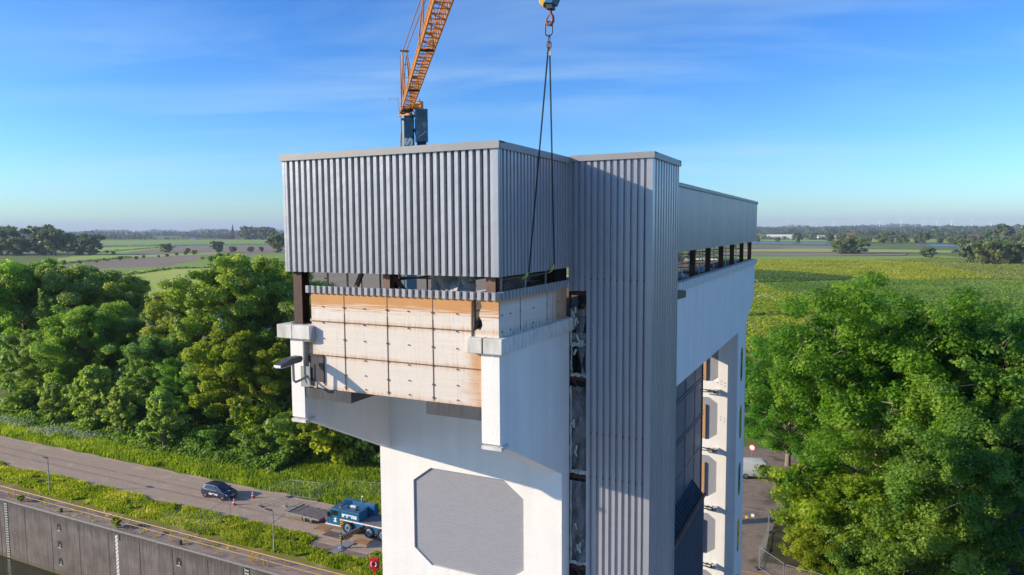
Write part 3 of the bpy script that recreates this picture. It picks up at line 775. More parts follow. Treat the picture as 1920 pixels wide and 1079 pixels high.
# lock wall with coping, gauge, and black slabs for the shaded ladder recesses and mooring niches
def wallmat():
    m, n, l, p = nodes_of('weathered_lock_concrete')
    g = n.new('ShaderNodeTexCoord').outputs['Object']; s = n.new('ShaderNodeSeparateXYZ'); l.new(g, s.inputs[0])
    st = noise_n(n, l, map_n(n, l, g, (3.2, 3.2, 0.28)), 1.0, 7, .65); bl = noise_n(n, l, g, 0.45, 6); fine = noise_n(n, l, g, 7, 4)
    x = mix(n, l, rng(n, l, bl, 0.35, 0.65), (0.115, 0.097, 0.090), (0.205, 0.18, 0.17))
    x = mix(n, l, rng(n, l, st, 0.46, 0.70, 0, .8), x, (0.060, 0.050, 0.046))
    x = mix(n, l, rng(n, l, mt(n, l, 'ADD', st, mt(n, l, 'MULTIPLY', bl, .6)), 0.95, 1.15, 0, .5), x, (0.42, 0.40, 0.39))
    top = mt(n, l, 'ADD', rng(n, l, s.outputs[2], -2.2, -0.05), mt(n, l, 'MULTIPLY', mt(n, l, 'ADD', st, -0.5), 1.6))
    x = mix(n, l, rng(n, l, top, 0.4, .95, 0, .85), x, (0.055, 0.048, 0.044))
    x = mix(n, l, rng(n, l, noise_n(n, l, map_n(n, l, g, (.5, 1, 1.6)), 1.0, 7, .7), .60, .72, 0, .55), x, (0.36, 0.33, 0.32))
    x = mix(n, l, mt(n, l, 'MULTIPLY', rng(n, l, s.outputs[2], -6.2, -6.5), .7), x, (0.11, 0.095, 0.03))
    x = mix(n, l, rng(n, l, fine, 0.4, 0.7, 0, .3), x, (0.12, 0.11, 0.10))
    l.new(x, p.inputs['Base Color']); p.inputs['Roughness'].default_value = 0.9; bump(n, l, p, fine, .3, .03)
    return m
lock = thing('lock_wall', 'long stained concrete wall of the lock chamber below the yellow railing', 'lock wall', (-60, 45, 0), world=True)
WM = wallmat()
b = MB(); b.box(-900, 200, 45.0, 45.9, -9, 0.0); b.build('wall', WM, lock)
b = MB(); b.box(-900, 200, 44.95, 45.10, -.13, .03); b.build('coping', mat('steel_coping', (0.36, 0.34, 0.32), 0.55, 0.2, var=.2, vs=3), lock, bevel=.01)
b = MB()
for k in range(60):
    x = -152.6 + 4.72 * k
    b.box(x-.045, x+.045, 44.993, 45.02, -8, -.45)
b.build('wall_joint', M['black'], lock)
for x0 in (-85.72, -48.98, -12.0, -122.5):
    b = MB(); b.box(x0, x0+.80, 44.985, 45.03, -6.6, -.16); lr = b.build('ladder_recess_shade', M['black'], lock)  # black slab proud of the wall, painting the shade of a recess
    b = MB()
    for k in range(22): b.box(x0+.30, x0+.74, 44.95, 44.985, -.5-.29*k, -.37-.29*k)
    b.box(x0+.22, x0+.28, 44.95, 44.99, -6.6, -.2); b.build('rungs', M['tape'], lr)
def niche(x, z):
    b = MB(); pts = [(x-.05, z-.62), (x+.68, z-.62), (x+.68, z-.08), (x+.5, z+.14), (x+.12, z+.14), (x-.05, z-.08)]
    b.prism(pts, 'y', 44.988, 45.05); nn = b.build('mooring_niche_shade', M['black'], lock)  # proud black shape, the niche's inner shade given as colour
    b = MB(); b.lathe([(.06, z-.60), (.06, z-.46), (.045, z-.42), (.045, z-.34), (.085, z-.30), (.03, z-.26)], (x+.42, 44.975, 0), 'z', 10); b.box(x+.02, x+.6, 44.96, 44.99, z-.66, z-.62); b.build('bollard', M['whitep'], nn, smooth=True)
for z in (-1.16, -3.05, -4.95): niche(-76.05, z)
for z in (-1.2, -3.1, -5.0): niche(-57.67, z); niche(-39.0, z); niche(-94.6, z)
b = MB(); b.box(-66.55, -66.18, 44.985, 45.02, -6.4, -.5)
gb = b.build('gauge_board', M['whitep'], lock)
b = MB()
for k in range(29): b.box(-66.53 + (.17 if k % 2 else 0), -66.36 + (.16 if k % 2 else 0), 44.978, 44.99, -.6-.2*k, -.5-.2*k)
b.build('gauge_marks', M['dgrey'], gb)
b = MB(); b.box(-66.0, -65.75, 44.99, 45.02, -1.0, -.35); b.build('drain_hole', M['black'], lock)
b = MB(); b.box(-900, 200, 20.4, 20.6, -9, 0.0); o = b.build('lock_wall', WM); tag(o, 'concrete wall on the near side of the lock chamber under the camera', 'lock wall')

qm = ground_mat('quay_paving', (0.34, 0.265, 0.22), (0.25, 0.195, 0.165), (0.12, 0.10, 0.08), 1.2, 0.45, stretch=(.6, 1.6, 1), bmp=.3)
sheet('quay', [(-900, 45.1), (200, 45.1), (200, 48.2), (-900, 48.2)], .006, qm)
sheet('quay', [(-250, -70), (120, -70), (120, 20.4), (-250, 20.4)], .006, ground_mat('bounce_quay_concrete', (0.36, 0.345, 0.325), (0.31, 0.30, 0.285), (0.26, 0.25, 0.235), .3, .1))  # unseen near paving, added pale to bounce sunlight onto the shaded faces
sm = ground_mat('sandy_grass_soil', (0.19, 0.20, 0.03), (0.23, 0.21, 0.05), (0.40, 0.29, 0.19), 0.8, 0.35, stretch=(.5, 1.2, 1), t2=(0.53, 0.62), bmp=.4)
sheet('grass_verge', [(-200, 47.5), (-34, 47.5), (-34, 52.6), (-200, 52.6)], .012, sm)
def roadmat():
    m, n, l, p = nodes_of('brick_road')
    g = n.new('ShaderNodeTexCoord').outputs['Object']; s = n.new('ShaderNodeSeparateXYZ'); l.new(g, s.inputs[0])
    br = n.new('ShaderNodeTexBrick'); l.new(map_n(n, l, g, (1, 1, 1)), br.inputs['Vector']); br.inputs['Scale'].default_value = 1.0
    br.inputs['Brick Width'].default_value = .22; br.inputs['Row Height'].default_value = .11; br.inputs['Mortar Size'].default_value = .012
    br.inputs['Color1'].default_value = (0.49, 0.375, 0.275, 1); br.inputs['Color2'].default_value = (0.41, 0.315, 0.235, 1); br.inputs['Mortar'].default_value = (0.27, 0.195, 0.145, 1)
    x = br.outputs['Color']
    lon = noise_n(n, l, map_n(n, l, g, (.06, 1.4, 1)), 1.0, 6); pt = noise_n(n, l, map_n(n, l, g, (.35, .9, 1)), 1.0, 7)
    x = mix(n, l, rng(n, l, lon, .42, .68, 0, .5), x, (0.45, 0.36, 0.28))
    x = mix(n, l, rng(n, l, pt, .55, .66, 0, .6), x, (0.54, 0.43, 0.32))
    e = mt(n, l, 'ABSOLUTE', mt(n, l, 'ADD', s.outputs[1], -55.9))
    ed = mt(n, l, 'ADD', rng(n, l, e, 2.2, 3.7), mt(n, l, 'MULTIPLY', mt(n, l, 'ADD', pt, -.5), 2.2))
    x = mix(n, l, rng(n, l, ed, .5, 1.0, 0, .85), x, (0.52, 0.375, 0.26))
    trk = mt(n, l, 'ABSOLUTE', mt(n, l, 'ADD', mt(n, l, 'ABSOLUTE', mt(n, l, 'ADD', s.outputs[1], mt(n, l, 'ADD', mt(n, l, 'MULTIPLY', lon, 1.2), -56.2))), -.85))
    x = mix(n, l, mt(n, l, 'MULTIPLY', rng(n, l, trk, .32, .08), rng(n, l, pt, .35, .6, .15, .6)), x, (0.20, 0.155, 0.13))
    l.new(x, p.inputs['Base Color']); p.inputs['Roughness'].default_value = .9; p.inputs['Specular IOR Level'].default_value = .2
    bump(n, l, p, noise_n(n, l, g, 3, 5), .5, .08); return m
RM = roadmat()
# road with ragged edges
rnd = random.Random(4); e1 = []; e2 = []
for i in range(300):
    x = -200 + i*.84
    e1.append((x, 52.25 + .35*mnoise.noise(Vector((x*.35, 1, 0))) + rnd.uniform(-.06, .06)))
    e2.append((x, 59.55 + .45*mnoise.noise(Vector((x*.3, 7, 0))) + rnd.uniform(-.08, .08)))
b = MB(); k = len(e1); b.add([(x, y, .022) for x, y in e1] + [(x, y, .022) for x, y in e2], [(i, i+1, k+i+1, k+i) for i in range(k-1)])
o = b.build('road', RM, recalc=False); o['kind'] = 'structure'
sheet('verge', [(-200, 59.0), (-40, 59.0), (-40, 95), (-200, 95)], .014, ground_mat('verge_soil', (0.10, 0.15, 0.02), (0.13, 0.17, 0.03), (0.33, 0.24, 0.15), .6, .4, t2=(.58, .66)))
sheet('yard', [(-40, 47.5), (60, 47.5), (60, 100), (-40, 100)], .010, ground_mat('yard_pavers', (0.24, 0.185, 0.155), (0.29, 0.225, 0.19), (0.10, 0.085, 0.06), 1.1, .3, bmp=.3))
sheet('side_bed', [(-7.2, 65.5), (60, 62.5), (60, 100), (-5.6, 100)], .016, ground_mat('dark_bed_soil', (0.05, 0.045, 0.03), (0.07, 0.07, 0.03), (0.10, 0.08, 0.055), .8, .4))  # dark soil of the tree bed, mottled by noise
sheet('yellow_line', [(-30, 62.75), (60, 62.75), (60, 62.87), (-30, 62.87)], .020, M['yellow'])

# yellow railing along the quay: one railing with two self-closing ladder gates
rail = thing('railing', 'long yellow tube railing along the top of the lock wall', 'railing', (-60, 45.75, 0), world=True)
b = MB()
for z, r_ in ((1.07, .036), (.55, .022)): b.tube((-160, 45.75, z), (-20, 45.6, z), r_, n=8)
b.build('rails', M['yellow'], rail, smooth=True)
for i in range(56):
    x = -125.0 + 2.06*i
    if x > -22: break
    y = 45.75
    b = MB(); b.tube((x, y, 0), (x, y, 1.07), .028, n=6); b.box(x-.06, x+.06, y-.06, y+.06, 0.008, .03); b.build('post', M['yellow'], rail)
for x0 in (-84.6, -47.6):
    b = MB()
    for dx in (-.9, 0, .45, .9): b.tube((x0+dx, 45.70, 0), (x0+dx, 45.70, 1.05), .035, n=8)
    for dx in (-.55, -.05):
        b.path([(x0+dx, 45.68, .1), (x0+dx-.28, 45.5, .25), (x0+dx-.35, 45.42, .55), (x0+dx-.2, 45.5, .92), (x0+dx+.1, 45.65, 1.05)], .03, n=8)
    b.build('ladder_gate', M['yellow'], rail, smooth=True)
for x, lab in ((-76.0, 'small black mooring bollard on the quay under the left half of the railing'), (-57.6, 'small black mooring bollard on the quay beside the fence foot')):
    t = thing('mooring_bollard', lab, 'bollard', (x, 45.5, 0), group='mooring bollards on the quay')
    b = MB(); b.lathe([(.16, .006), (.16, .04), (.09, .08), (.09, .26), (.17, .31), (.17, .36), (.05, .40)], n=12); b.build('post', M['black'], t, smooth=True)
    b = MB(); b.tube((-.2, 0, .22), (.2, 0, .22), .035); b.build('cross_bar', M['black'], t)

# lamp posts
def lamp(loc, label, dx):
    t = thing('lamp_post', label, 'lamp post', loc, group='lamp posts on the grass strip')
    b = MB(); b.path([(0, 0, 0), (0, 0, .9), (0, 0, .92), (0, 0, 4.05)], [.075, .07, .055, .045], 10); b.build('pole', M['galv_dull'], t, smooth=True)
    b = MB(); b.tube((0, 0, 4.0), (-.25, 0, 4.06), .03); b.build('arm', M['galv_dull'], t)
    b = MB(); b.prism([(-1.05, 4.02), (-.15, 4.0), (-.15, 4.10), (-.9, 4.11), (-1.05, 4.06)], 'y', -.13, .13); hd = b.build('lamp_head', M['dgrey'], t, bevel=.015)
    b = MB(); b.box(-1.0, -.4, -.1, .1, 3.99, 4.012); b.box(-1.07, -1.05, -.1, .1, 4.02, 4.06); b.build('lens', M['whitep'], hd)
lamp((-83.0, 48.51, 0), 'grey street lamp on the grass strip behind the left half of the railing', 1)
lamp((-48.16, 47.98, 0), 'grey street lamp on the grass strip in front of the flatbed trailer', 1)

# mesh fence panels
fm, n, l, p = nodes_of('fence_wire_mesh')
p.inputs['Base Color'].default_value = (0.40, 0.41, 0.41, 1); p.inputs['Metallic'].default_value = .5; p.inputs['Roughness'].default_value = .5
def fence(p0, p1, label, feet=True, group='mesh fence panels by the road'):
    d = Vector((p1[0]-p0[0], p1[1]-p0[1])); Ln = d.length
    t = thing('fence_panel', label, 'fence', (p0[0], p0[1], 0), math.atan2(d.y, d.x), group)
    b = MB(); h = 2.02
    for x in (.05, Ln-.05): b.tube((x, 0, .1), (x, 0, h), .024, n=8)
    for z in (.18, h): b.tube((.05, 0, z), (Ln-.05, 0, z), .021, n=8)
    b.build('frame', M['galv'], t, smooth=True)
    b = MB(); k = int(Ln/.13)
    for i in range(1, k): x = .05 + (Ln-.1)*i/k; b.box(x-.002, x+.002, -.002, .002, .18, h)
    for i in range(1, 8): z = .18 + 1.84*i/8; b.box(.05, Ln-.05, -.0025, .0015, z-.0025, z+.0025)
    b.build('wire_mesh', fm, t)
    for x in (.05, Ln-.05):
        if not feet and x > .1: continue
        b = MB(); b.prism([(-.36, .0), (.36, .0), (.33, .13), (.15, .15), (-.15, .15), (-.33, .13)], 'x', x-.11, x+.11); b.build('foot', M['dgrey'], t, bevel=.015)
fence((-61.23, 46.4), (-57.9, 48.15), 'mesh fence panel across the quay behind the railing')
fence((-57.78, 48.35), (-58.5, 52.4), 'mesh fence panel crossing the grass strip up to the road')
fence((-57.63, 55.66), (-56.9, 59.1), 'mesh fence panel across the far half of the road behind the cones')
fence((-56.75, 59.25), (-53.0, 59.8), 'mesh fence panel along the verge with two dark feet, nearest the trailer drawbar')
fence((-52.85, 59.85), (-49.95, 62.0), 'mesh fence panel on the grass slope behind the blue crane carrier')
fence((-49.8, 62.1), (-45.9, 62.9), 'mesh fence panel on the grass slope, nearest the white pillar', True)
G2 = 'mesh fence panels in the yard'
fence((-10.8, 72.17), (-7.1, 72.17), 'mesh fence panel with small white signs across the paved yard', True, G2)
fence((-7.05, 72.1), (-6.85, 68.0), 'mesh fence panel edge-on along the tree bed in the yard', True, G2)
fence((-6.9, 67.85), (-7.04, 63.9), 'mesh fence panel edge-on ending at the concrete foot by the yellow line', True, G2)
fence((-7.0, 63.8), (-4.75, 61.4), 'mesh fence panel turning out of the yard at the bottom edge beside the tree', True, G2)
fence((-4.65, 61.3), (-1.7, 60.7), 'mesh fence panel lowest in the photo under the big tree', True, G2)
t = thing('notice_board', 'two small white notices on the yard fence panel', 'sign', (-8.6, 72.12, 1.2))
b = MB(); b.box(-.18, .12, -.01, .01, .15, .45); b.build('board', M['whitep'], t)
b = MB(); b.box(-.75, -.5, -.01, .01, -.1, .15); b.build('board', M['plate'], t)

# life ring in a red housing
t = thing('life_ring', 'life ring station in a red housing on a red post by the lock', 'life ring', (-35.6, 46.6, 0), R(14))
b = MB(); b.box(-.04, .04, -.04, .04, 0, 1.7); b.build('post', M['red'], t)
b = MB(); b.box(-.42, .42, -.08, .10, 1.62, 2.68); hs_ = b.build('housing', M['red'], t, bevel=.06)
b = MB(); b.lathe([(.30, -.085), (.30, -.13), (.27, -.15), (.21, -.15), (.18, -.13), (.18, -.085)], (0, 0, 2.17), 'y', 24, cap=False); b.build('ring', M['red'], t, smooth=True)
b = MB()
for s0 in (R(-50), R(130)):
    pts = [(.24*math.cos(s0+R(100)*i/8), -.145, 2.17 + .24*math.sin(s0+R(100)*i/8)) for i in range(9)]; b.path(pts, .05, 8)
b.build('white_segment', M['whitep'], t, smooth=True)

# ------------------------------------------------------------------ writing
def text(s, name, m, parent, size, loc, rot, ext=.004, bold=.012, sx=1.0):
    cu = bpy.data.curves.new(name, 'FONT'); cu.body = s; cu.size = size; cu.extrude = ext; cu.offset = bold; cu.align_x = 'CENTER'; cu.align_y = 'CENTER'
    to = bpy.data.objects.new(name, cu); COL.objects.link(to)
    dg = bpy.context.evaluated_depsgraph_get(); me = bpy.data.meshes.new_from_object(to.evaluated_get(dg))
    bpy.data.objects.remove(to)
    o = bpy.data.objects.new(name, me); COL.objects.link(o); me.materials.clear(); me.materials.append(m)
    o.parent = parent; o.location = loc; o.rotation_euler = rot; o.scale = (sx, 1, 1)
    return o

# ------------------------------------------------------------------ wheels
def wheel(parent, x, y, z, r, w, side, rimm, hub=.55):
    b = MB(); b.lathe([(r*.62, -w/2), (r*.93, -w/2), (r, -w*.32), (r, w*.32), (r*.93, w/2), (r*.62, w/2)], (x, y, z), 'y', 24, cap=False)
    tw = b.build('wheel', M['rubber'], parent, smooth=True)
    b = MB(); s = side
    b.lathe([(r*.63, s*w*.46), (r*.60, s*w*.30), (r*.42, s*w*.34), (r*.30, s*w*.44), (r*.22, s*w*.50), (.001, s*w*.50)], (x, y, z), 'y', 20, cap=False)
    rm = b.build('rim', rimm, tw, smooth=True)
    b = MB()
    for k in range(10):
        a = 2*math.pi*k/10; b.tube((x+r*.34*math.cos(a), y+s*w*.36, z+r*.34*math.sin(a)), (x+r*.34*math.cos(a), y+s*w*.47, z+r*.34*math.sin(a)), r*.04, n=6)
    b.lathe([(r*.52, s*w*.32), (r*.50, s*w*.36), (r*.46, s*w*.36)], (x, y, z), 'y', 20, cap=False)
    b.build('wheel_nuts', M['whitep'] if hub > .5 else M['steel_d'], rm)
    return tw

# ------------------------------------------------------------------ parked hatchback
car = thing('parked_car', 'small dark navy hatchback with white lettering parked on the brick road', 'car', (-64.1, 55.95, .022), R(1.5))
def loft(b, secs):
    n = len(secs[0]); vs = [v for s in secs for v in s]
    fs = [(i*n+k, i*n+(k+1) % n, (i+1)*n+(k+1) % n, (i+1)*n+k) for i in range(len(secs)-1) for k in range(n)]
    fs += [tuple(range(n-1, -1, -1)), tuple((len(secs)-1)*n+k for k in range(n))]
    return b.add(vs, fs)
def csec(x, hw, zb, zt, sh):
    """rounded body section at x: half width, bottom, top, shoulder height"""
    return [(x, -hw*.88, zb), (x, -hw, zb+.14), (x, -hw, sh), (x, -hw*.93, zt-.03), (x, -hw*.80, zt), (x, hw*.80, zt), (x, hw*.93, zt-.03), (x, hw, sh), (x, hw, zb+.14), (x, hw*.88, zb)]
b = MB()
loft(b, [csec(-2.03, .70, .36, .86, .66), csec(-1.97, .80, .24, .98, .74), csec(-1.6, .865, .20, 1.0, .78), csec(-.4, .87, .18, .99, .78), csec(.85, .87, .18, .985, .76), csec(1.35, .855, .19, .915, .74), csec(1.75, .82, .20, .83, .70), csec(1.96, .74, .22, .73, .62), csec(2.03, .62, .28, .62, .54)])
body = b.build('body', M['navy'], car, smooth=True)
def hsec(x, hb, ht, zb, zt): return [(x, -hb, zb), (x, -ht, zt), (x, -ht*.7, zt+.035), (x, ht*.7, zt+.035), (x, ht, zt), (x, hb, zb)]
b = MB()
vs = [hsec(-1.93, .70, .66, .96, .98), hsec(-1.62, .78, .60, .97, 1.42), hsec(-1.2, .80, .61, .97, 1.48), hsec(-.3, .81, .62, .97, 1.50), hsec(.22, .81, .60, .97, 1.44), hsec(1.10, .78, .74, .95, .965)]
loft(b, vs); b.build('roof', M['navy'], car, smooth=True)
b = MB()
def quad(b, pts, d):
    c = [Vector(q) for q in pts]; nrm = (c[1]-c[0]).cross(c[2]-c[0]).normalized()*d
    nn = len(c); b.add([q+nrm for q in c] + [q-nrm for q in c], [tuple(range(nn)), tuple(range(2*nn-1, nn-1, -1))] + [(i, (i+1) % nn, nn+(i+1) % nn, nn+i) for i in range(nn)])
for sg in (-1, 1):
    for pts in ([(-1.50, 1.05), (-.72, 1.05), (-.72, 1.42), (-1.36, 1.38)], [(-.64, 1.05), (.12, 1.05), (.10, 1.40), (-.64, 1.42)], [(.18, 1.05), (.80, 1.04), (.20, 1.36)]):
        quad(b, [(x, sg*(.81 - (.20)*((z-.97)/.52) + .012), z) for x, z in pts], .012)
quad(b, [(.30, -.54, 1.415), (.30, .54, 1.415), (1.04, .66, 1.0), (1.04, -.66, 1.0)], .014)
quad(b, [(-1.68, .52, 1.36), (-1.68, -.52, 1.36), (-1.90, -.60, 1.04), (-1.90, .60, 1.04)], .016)
b.build('window', M['glass_d'], car)
for sx in (-1.30, 1.32):
    for sg in (-1, 1):
        b = MB(); b.lathe([(.37, 0), (.37, .02)], (sx, sg*.862 - .01, .34), 'y', 20); b.build('wheel_arch_shade', M['black'], car)  # dark disc on the body, standing for the shade inside the arch
        wheel(car, sx, sg*.80, .30, .30, .19, sg, M['galv_dull'], .4)
for sg in (-1, 1):
    b = MB(); b.prism([(1.62, .62), (1.98, .58), (1.94, .70), (1.66, .78)], 'y', sg*.60, sg*.80); b.build('headlight', M['galv'], car, bevel=.02)
    b = MB(); b.box(-2.05, -1.95, *sorted((sg*.62, sg*.78)), .62, .88); b.build('tail_light', M['red'], car, bevel=.02)
    b = MB(); b.cbox((.62, sg*.97, 1.02), .12, .18, .13); b.build('mirror', M['navy'], car, bevel=.03)
b = MB(); b.box(2.0, 2.05, -.5, .5, .34, .46); b.build('grille', M['black'], car)
b = MB(); b.box(2.04, 2.07, -.26, .26, .46, .57); b.build('number_plate', M['plate'], car)
b = MB()
for sg in (-1, 1):
    b.box(-.60, -.45, *sorted((sg*.868, sg*.885)), .82, .85); b.box(.05, .2, *sorted((sg*.868, sg*.885)), .82, .85)
b.build('door_handle', M['navy'], car)
text('sarens', 'lettering', M['whitep'], car, .42, (-.05, -.878, .60), (R(90), 0, 0), sx=1.25)
text('sarens', 'lettering', M['whitep'], car, .42, (-.05, .878, .60), (R(90), 0, R(180)), sx=1.25)
text('s', 'lettering', M['whitep'], car, .55, (1.42, .0, .925), (0, R(11), R(90)), sx=1.3)

# cones
def cone(x, y, label):
    t = thing('traffic_cone', label, 'cone', (x, y, .022), group='red and white cones by the car')
    b = MB(); b.box(-.21, .21, -.21, .21, 0, .05); b.build('base', M['redcone'], t, bevel=.02)
    b = MB(); b.lathe([(.155, .05), (.145, .1), (.035, .75), (.03, .76)], n=16); cn = b.build('cone', M['redcone'], t, smooth=True)
    b = MB()
    for z0, z1 in ((.24, .38), (.52, .64)): b.lathe([(.155-.17*(z0-.05)+.006, z0), (.155-.17*(z1-.05)+.006, z1)], n=16, cap=False)
    b.build('white_band', M['whitep'], cn, smooth=True)
cone(-60.69, 54.85, 'red and white traffic cone nearest the front of the car')
cone(-60.41, 57.27, 'red and white traffic cone in the middle of the road')

# flatbed trailer
tr = thing('flatbed_trailer', 'grey flatbed car trailer with drawbar parked nose to the crane carrier', 'trailer', (-50.6, 55.75, .022), R(-2))
b = MB(); b.box(-2.15, 2.15, -1.18, 1.18, .56, .62); b.build('deck', mat('worn_plywood_deck', (0.20, 0.165, 0.15), .8, var=.2, vs=2), tr)
b = MB(); b.box(-2.2, 2.2, -1.24, -1.18, .50, .68); b.box(-2.2, 2.2, 1.18, 1.24, .50, .68); b.box(-2.22, -2.15, -1.18, 1.18, .5, .68); b.box(2.15, 2.2, -1.18, 1.18, .5, .66)
for x in (-1.9, -1, 0, 1, 1.9): b.box(x-.03, x+.03, -1.27, -1.24, .48, .66)
b.build('side_rail', M['galv'], tr)
b = MB(); b.bar((-2.1, -.8, .52), (-3.75, -.05, .52), .07, .10); b.bar((-2.1, .8, .52), (-3.75, .05, .52), .07, .10); b.tube((-3.7, 0, .54), (-4.1, 0, .54), .04); b.cbox((-4.1, 0, .56), .22, .1, .12)
b.build('drawbar', M['galv'], tr)
b = MB(); b.tube((-3.55, .12, .2), (-3.55, .12, .95), .035); b.lathe([(.12, -.04), (.12, .04)], (-3.55, .12, .14), 'y', 14); b.build('jockey_wheel', M['dgrey'], tr)
b = MB(); b.path([(-2.15, -1.15, .62), (-2.15, -1.15, .95), (-2.15, 1.15, .95), (-2.15, 1.15, .62)], .03); b.build('head_rail', M['galv'], tr)
for x in (.05, .98):
    for sg in (-1, 1): wheel(tr, x, sg*1.02, .33, .33, .2, sg, M['galv'], .4)
b = MB(); b.box(2.2, 2.24, -1.1, 1.1, .42, .56); b.build('light_bar', M['red'], tr)

# ------------------------------------------------------------------ mobile tower crane
CZ = .022
crane = thing('mobile_tower_crane', 'blue mobile tower crane with vertical mast and orange lattice jib', 'crane', (-41, 55.55, CZ))
CX, CY = -41, 55.55
def K(b, name, m, parent=None, **k): return b.build(name, m, parent or crane, off=(CX, CY, 0), **k)
y0, y1 = 54.28, 56.85
b = MB(); b.box(-46.8, -33.6, y0+.15, y1-.15, .62, 1.15); b.box(-43.2, -33.6, y0, y1, 1.15, 1.30); K(b, 'chassis', M['cblue'])
b = MB(); b.box(-43.15, -33.6, y0+.05, y1-.05, 1.30, 1.36); K(b, 'deck', M['deckgrey'])
b = MB(); b.prism([(-47.35, .55), (-45.52, .50), (-45.52, 2.22), (-46.75, 2.26), (-47.12, 1.45), (-47.38, 1.2)], 'y', y0, y1)
cab = K(b, 'cab', M['cblue'], bevel=.05)
b = MB(); b.box(-46.62, -45.78, y0-.015, y0+.02, 1.58, 2.08); K(b, 'side_window', M['glass_d'], cab)
b = MB(); quad(b, [(-46.80, y0+.12, 2.18), (-46.80, y1-.12, 2.18), (-47.14, y1-.12, 1.48), (-47.14, y0+.12, 1.48)], .015); K(b, 'windscreen', M['glass_d'], cab)
b = MB(); b.box(-46.72, -45.62, y0-.008, y0+.01, .72, .735); b.box(-45.66, -45.64, y0-.008, y0+.01, .72, 2.1); b.box(-45.85, -45.72, y0-.02, y0, 1.38, 1.42); K(b, 'door', M['steel_d'], cab)
b = MB(); b.box(-47.1, -46.9, y0-.2, y0-.05, 1.4, 1.85); b.bar((-46.95, y0-.1, 1.9), (-46.7, y0, 2.0), .03); K(b, 'mirror', M['black'], cab)
b = MB(); b.box(-47.4, -47.3, y0-.02, y0+.25, .95, 1.25); b.box(-47.35, -47.15, y0-.015, y0+.1, .6, .72); K(b, 'headlight', M['orangelamp'], cab)
b = MB(); b.box(-47.42, -45.5, y0-.012, y0+.02, .52, .62); K(b, 'sill', M['whitep'], cab)
b = MB(); b.lathe([(.08, 2.24), (.08, 2.40), (.04, 2.45)], (-45.75, y0+.35, 0), 'z', 10); K(b, 'beacon', M['orangelamp'], cab, smooth=True)
b = MB(); b.prism([(-45.5, 1.15), (-43.2, 1.15), (-43.2, 2.24), (-45.5, 2.24)], 'y', y0, y0+1.3); b.prism([(-45.5, 1.15), (-42.75, 1.15), (-42.75, 2.46), (-45.5, 2.46)], 'y', y0+1.9, y1); b.box(-45.5, -43.5, y0+1.3, y0+1.9, 1.15, 2.24)
eng = K(b, 'engine_housing', M['cblue'], bevel=.03)
b = MB(); b.box(-46.7, -43.3, y0+.08, y0+1.25, 2.262, 2.275); b.box(-46.7, -43.0, y0+1.95, y1-.08, 2.468, 2.48); K(b, 'roof_panel', M['cblue_d'], eng)
b = MB(); b.box(-43.9, -42.85, y0+1.98, y1-.1, 2.48, 2.50); K(b, 'grille', M['deckgrey'], eng)
b = MB(); b.lathe([(.09, 2.48), (.09, 2.9), (.07, 2.95)], (-44.5, y1-.4, 0), 'z', 12); b.path([(-44.5, y1-.4, 2.9), (-44.45, y1-.4, 3.02), (-44.3, y1-.4, 3.08)], .08); K(b, 'exhaust', M['galv'], eng, smooth=True)
b = MB(); b.box(-45.0, -44.4, y0+.95, y0+1.15, 2.24, 2.44); K(b, 'roof_box', M['whitep'], eng)
b = MB(); b.lathe([(.22, 2.24), (.22, 2.36), (.1, 2.42)], (-44.0, y0+.55, 0), 'z', 14); b.lathe([(.1, 2.24), (.1, 2.5)], (-45.1, y0+.6, 0), 'z', 10); b.bar((-46.0, y0+.6, 2.30), (-46.0, y0+1.6, 2.3), .05); K(b, 'roof_fitting', M['dgrey'], eng)
b = MB(); b.box(-45.55, -33.6, y0-.03, y0, 1.22, 1.34); K(b, 'side_stripe', M['whitep'])
b = MB()
for x in (-45.4, -43.95, -42.6, -41.4, -40.0, -38.5): b.box(x-.05, x+.05, y0-.045, y0-.03, 1.25, 1.31)
K(b, 'side_marker', M['orangelamp'])
# mudguards with arches between the wheels, hazard chevrons
for x in (-43.2, -41.22, -39.5, -37.6):
    b = MB(); b.prism([(x-.55, 1.22), (x+.55, 1.22), (x+.22, .55), (x-.22, .55)], 'y', y0-.02, y0+.2); K(b, 'side_panel', M['cblue'])
b = MB(); b.prism([(-45.55, .65), (-45.2, .65), (-45.0, 1.2), (-45.55, 1.2)], 'y', y0-.03, y0-.005); hz = K(b, 'hazard_panel', M['black'])
b = MB()
for k in range(3): b.prism([(-45.55, .66+.2*k), (-45.18, .86+.2*k), (-45.14, .96+.2*k), (-45.55, .76+.2*k)], 'y', y0-.038, y0-.028)
K(b, 'hazard_stripe', M['yellow'], hz)
for x in (-44.62, -42.03, -40.42, -38.3, -36.6, -35.0):
    for sg, yy in ((-1, y0+.12), (1, y1-.12)): 
        b = MB(); tw = wheel(crane, x-CX, yy-CY+ (-.05 if sg < 0 else .05), .62, .62, .40, sg, M['cblue'], .6)
text('sarens', 'lettering', M['whitep'], crane, .62, (-44.40-CX, y0-.012-CY, 1.80), (R(90), 0, 0), bold=.03, sx=1.15)
b = MB(); b.prism([(-46.35, .9), (-46.0, .9), (-46.0, 1.05), (-46.1, 1.05), (-46.1, 1.2), (-46.0, 1.2), (-46.0, 1.34), (-46.2, 1.34), (-46.35, 1.2), (-46.25, 1.15), (-46.25, 1.05), (-46.35, 1.05)], 'y', y0-.012, y0); K(b, 'emblem', M['whitep'], cab)
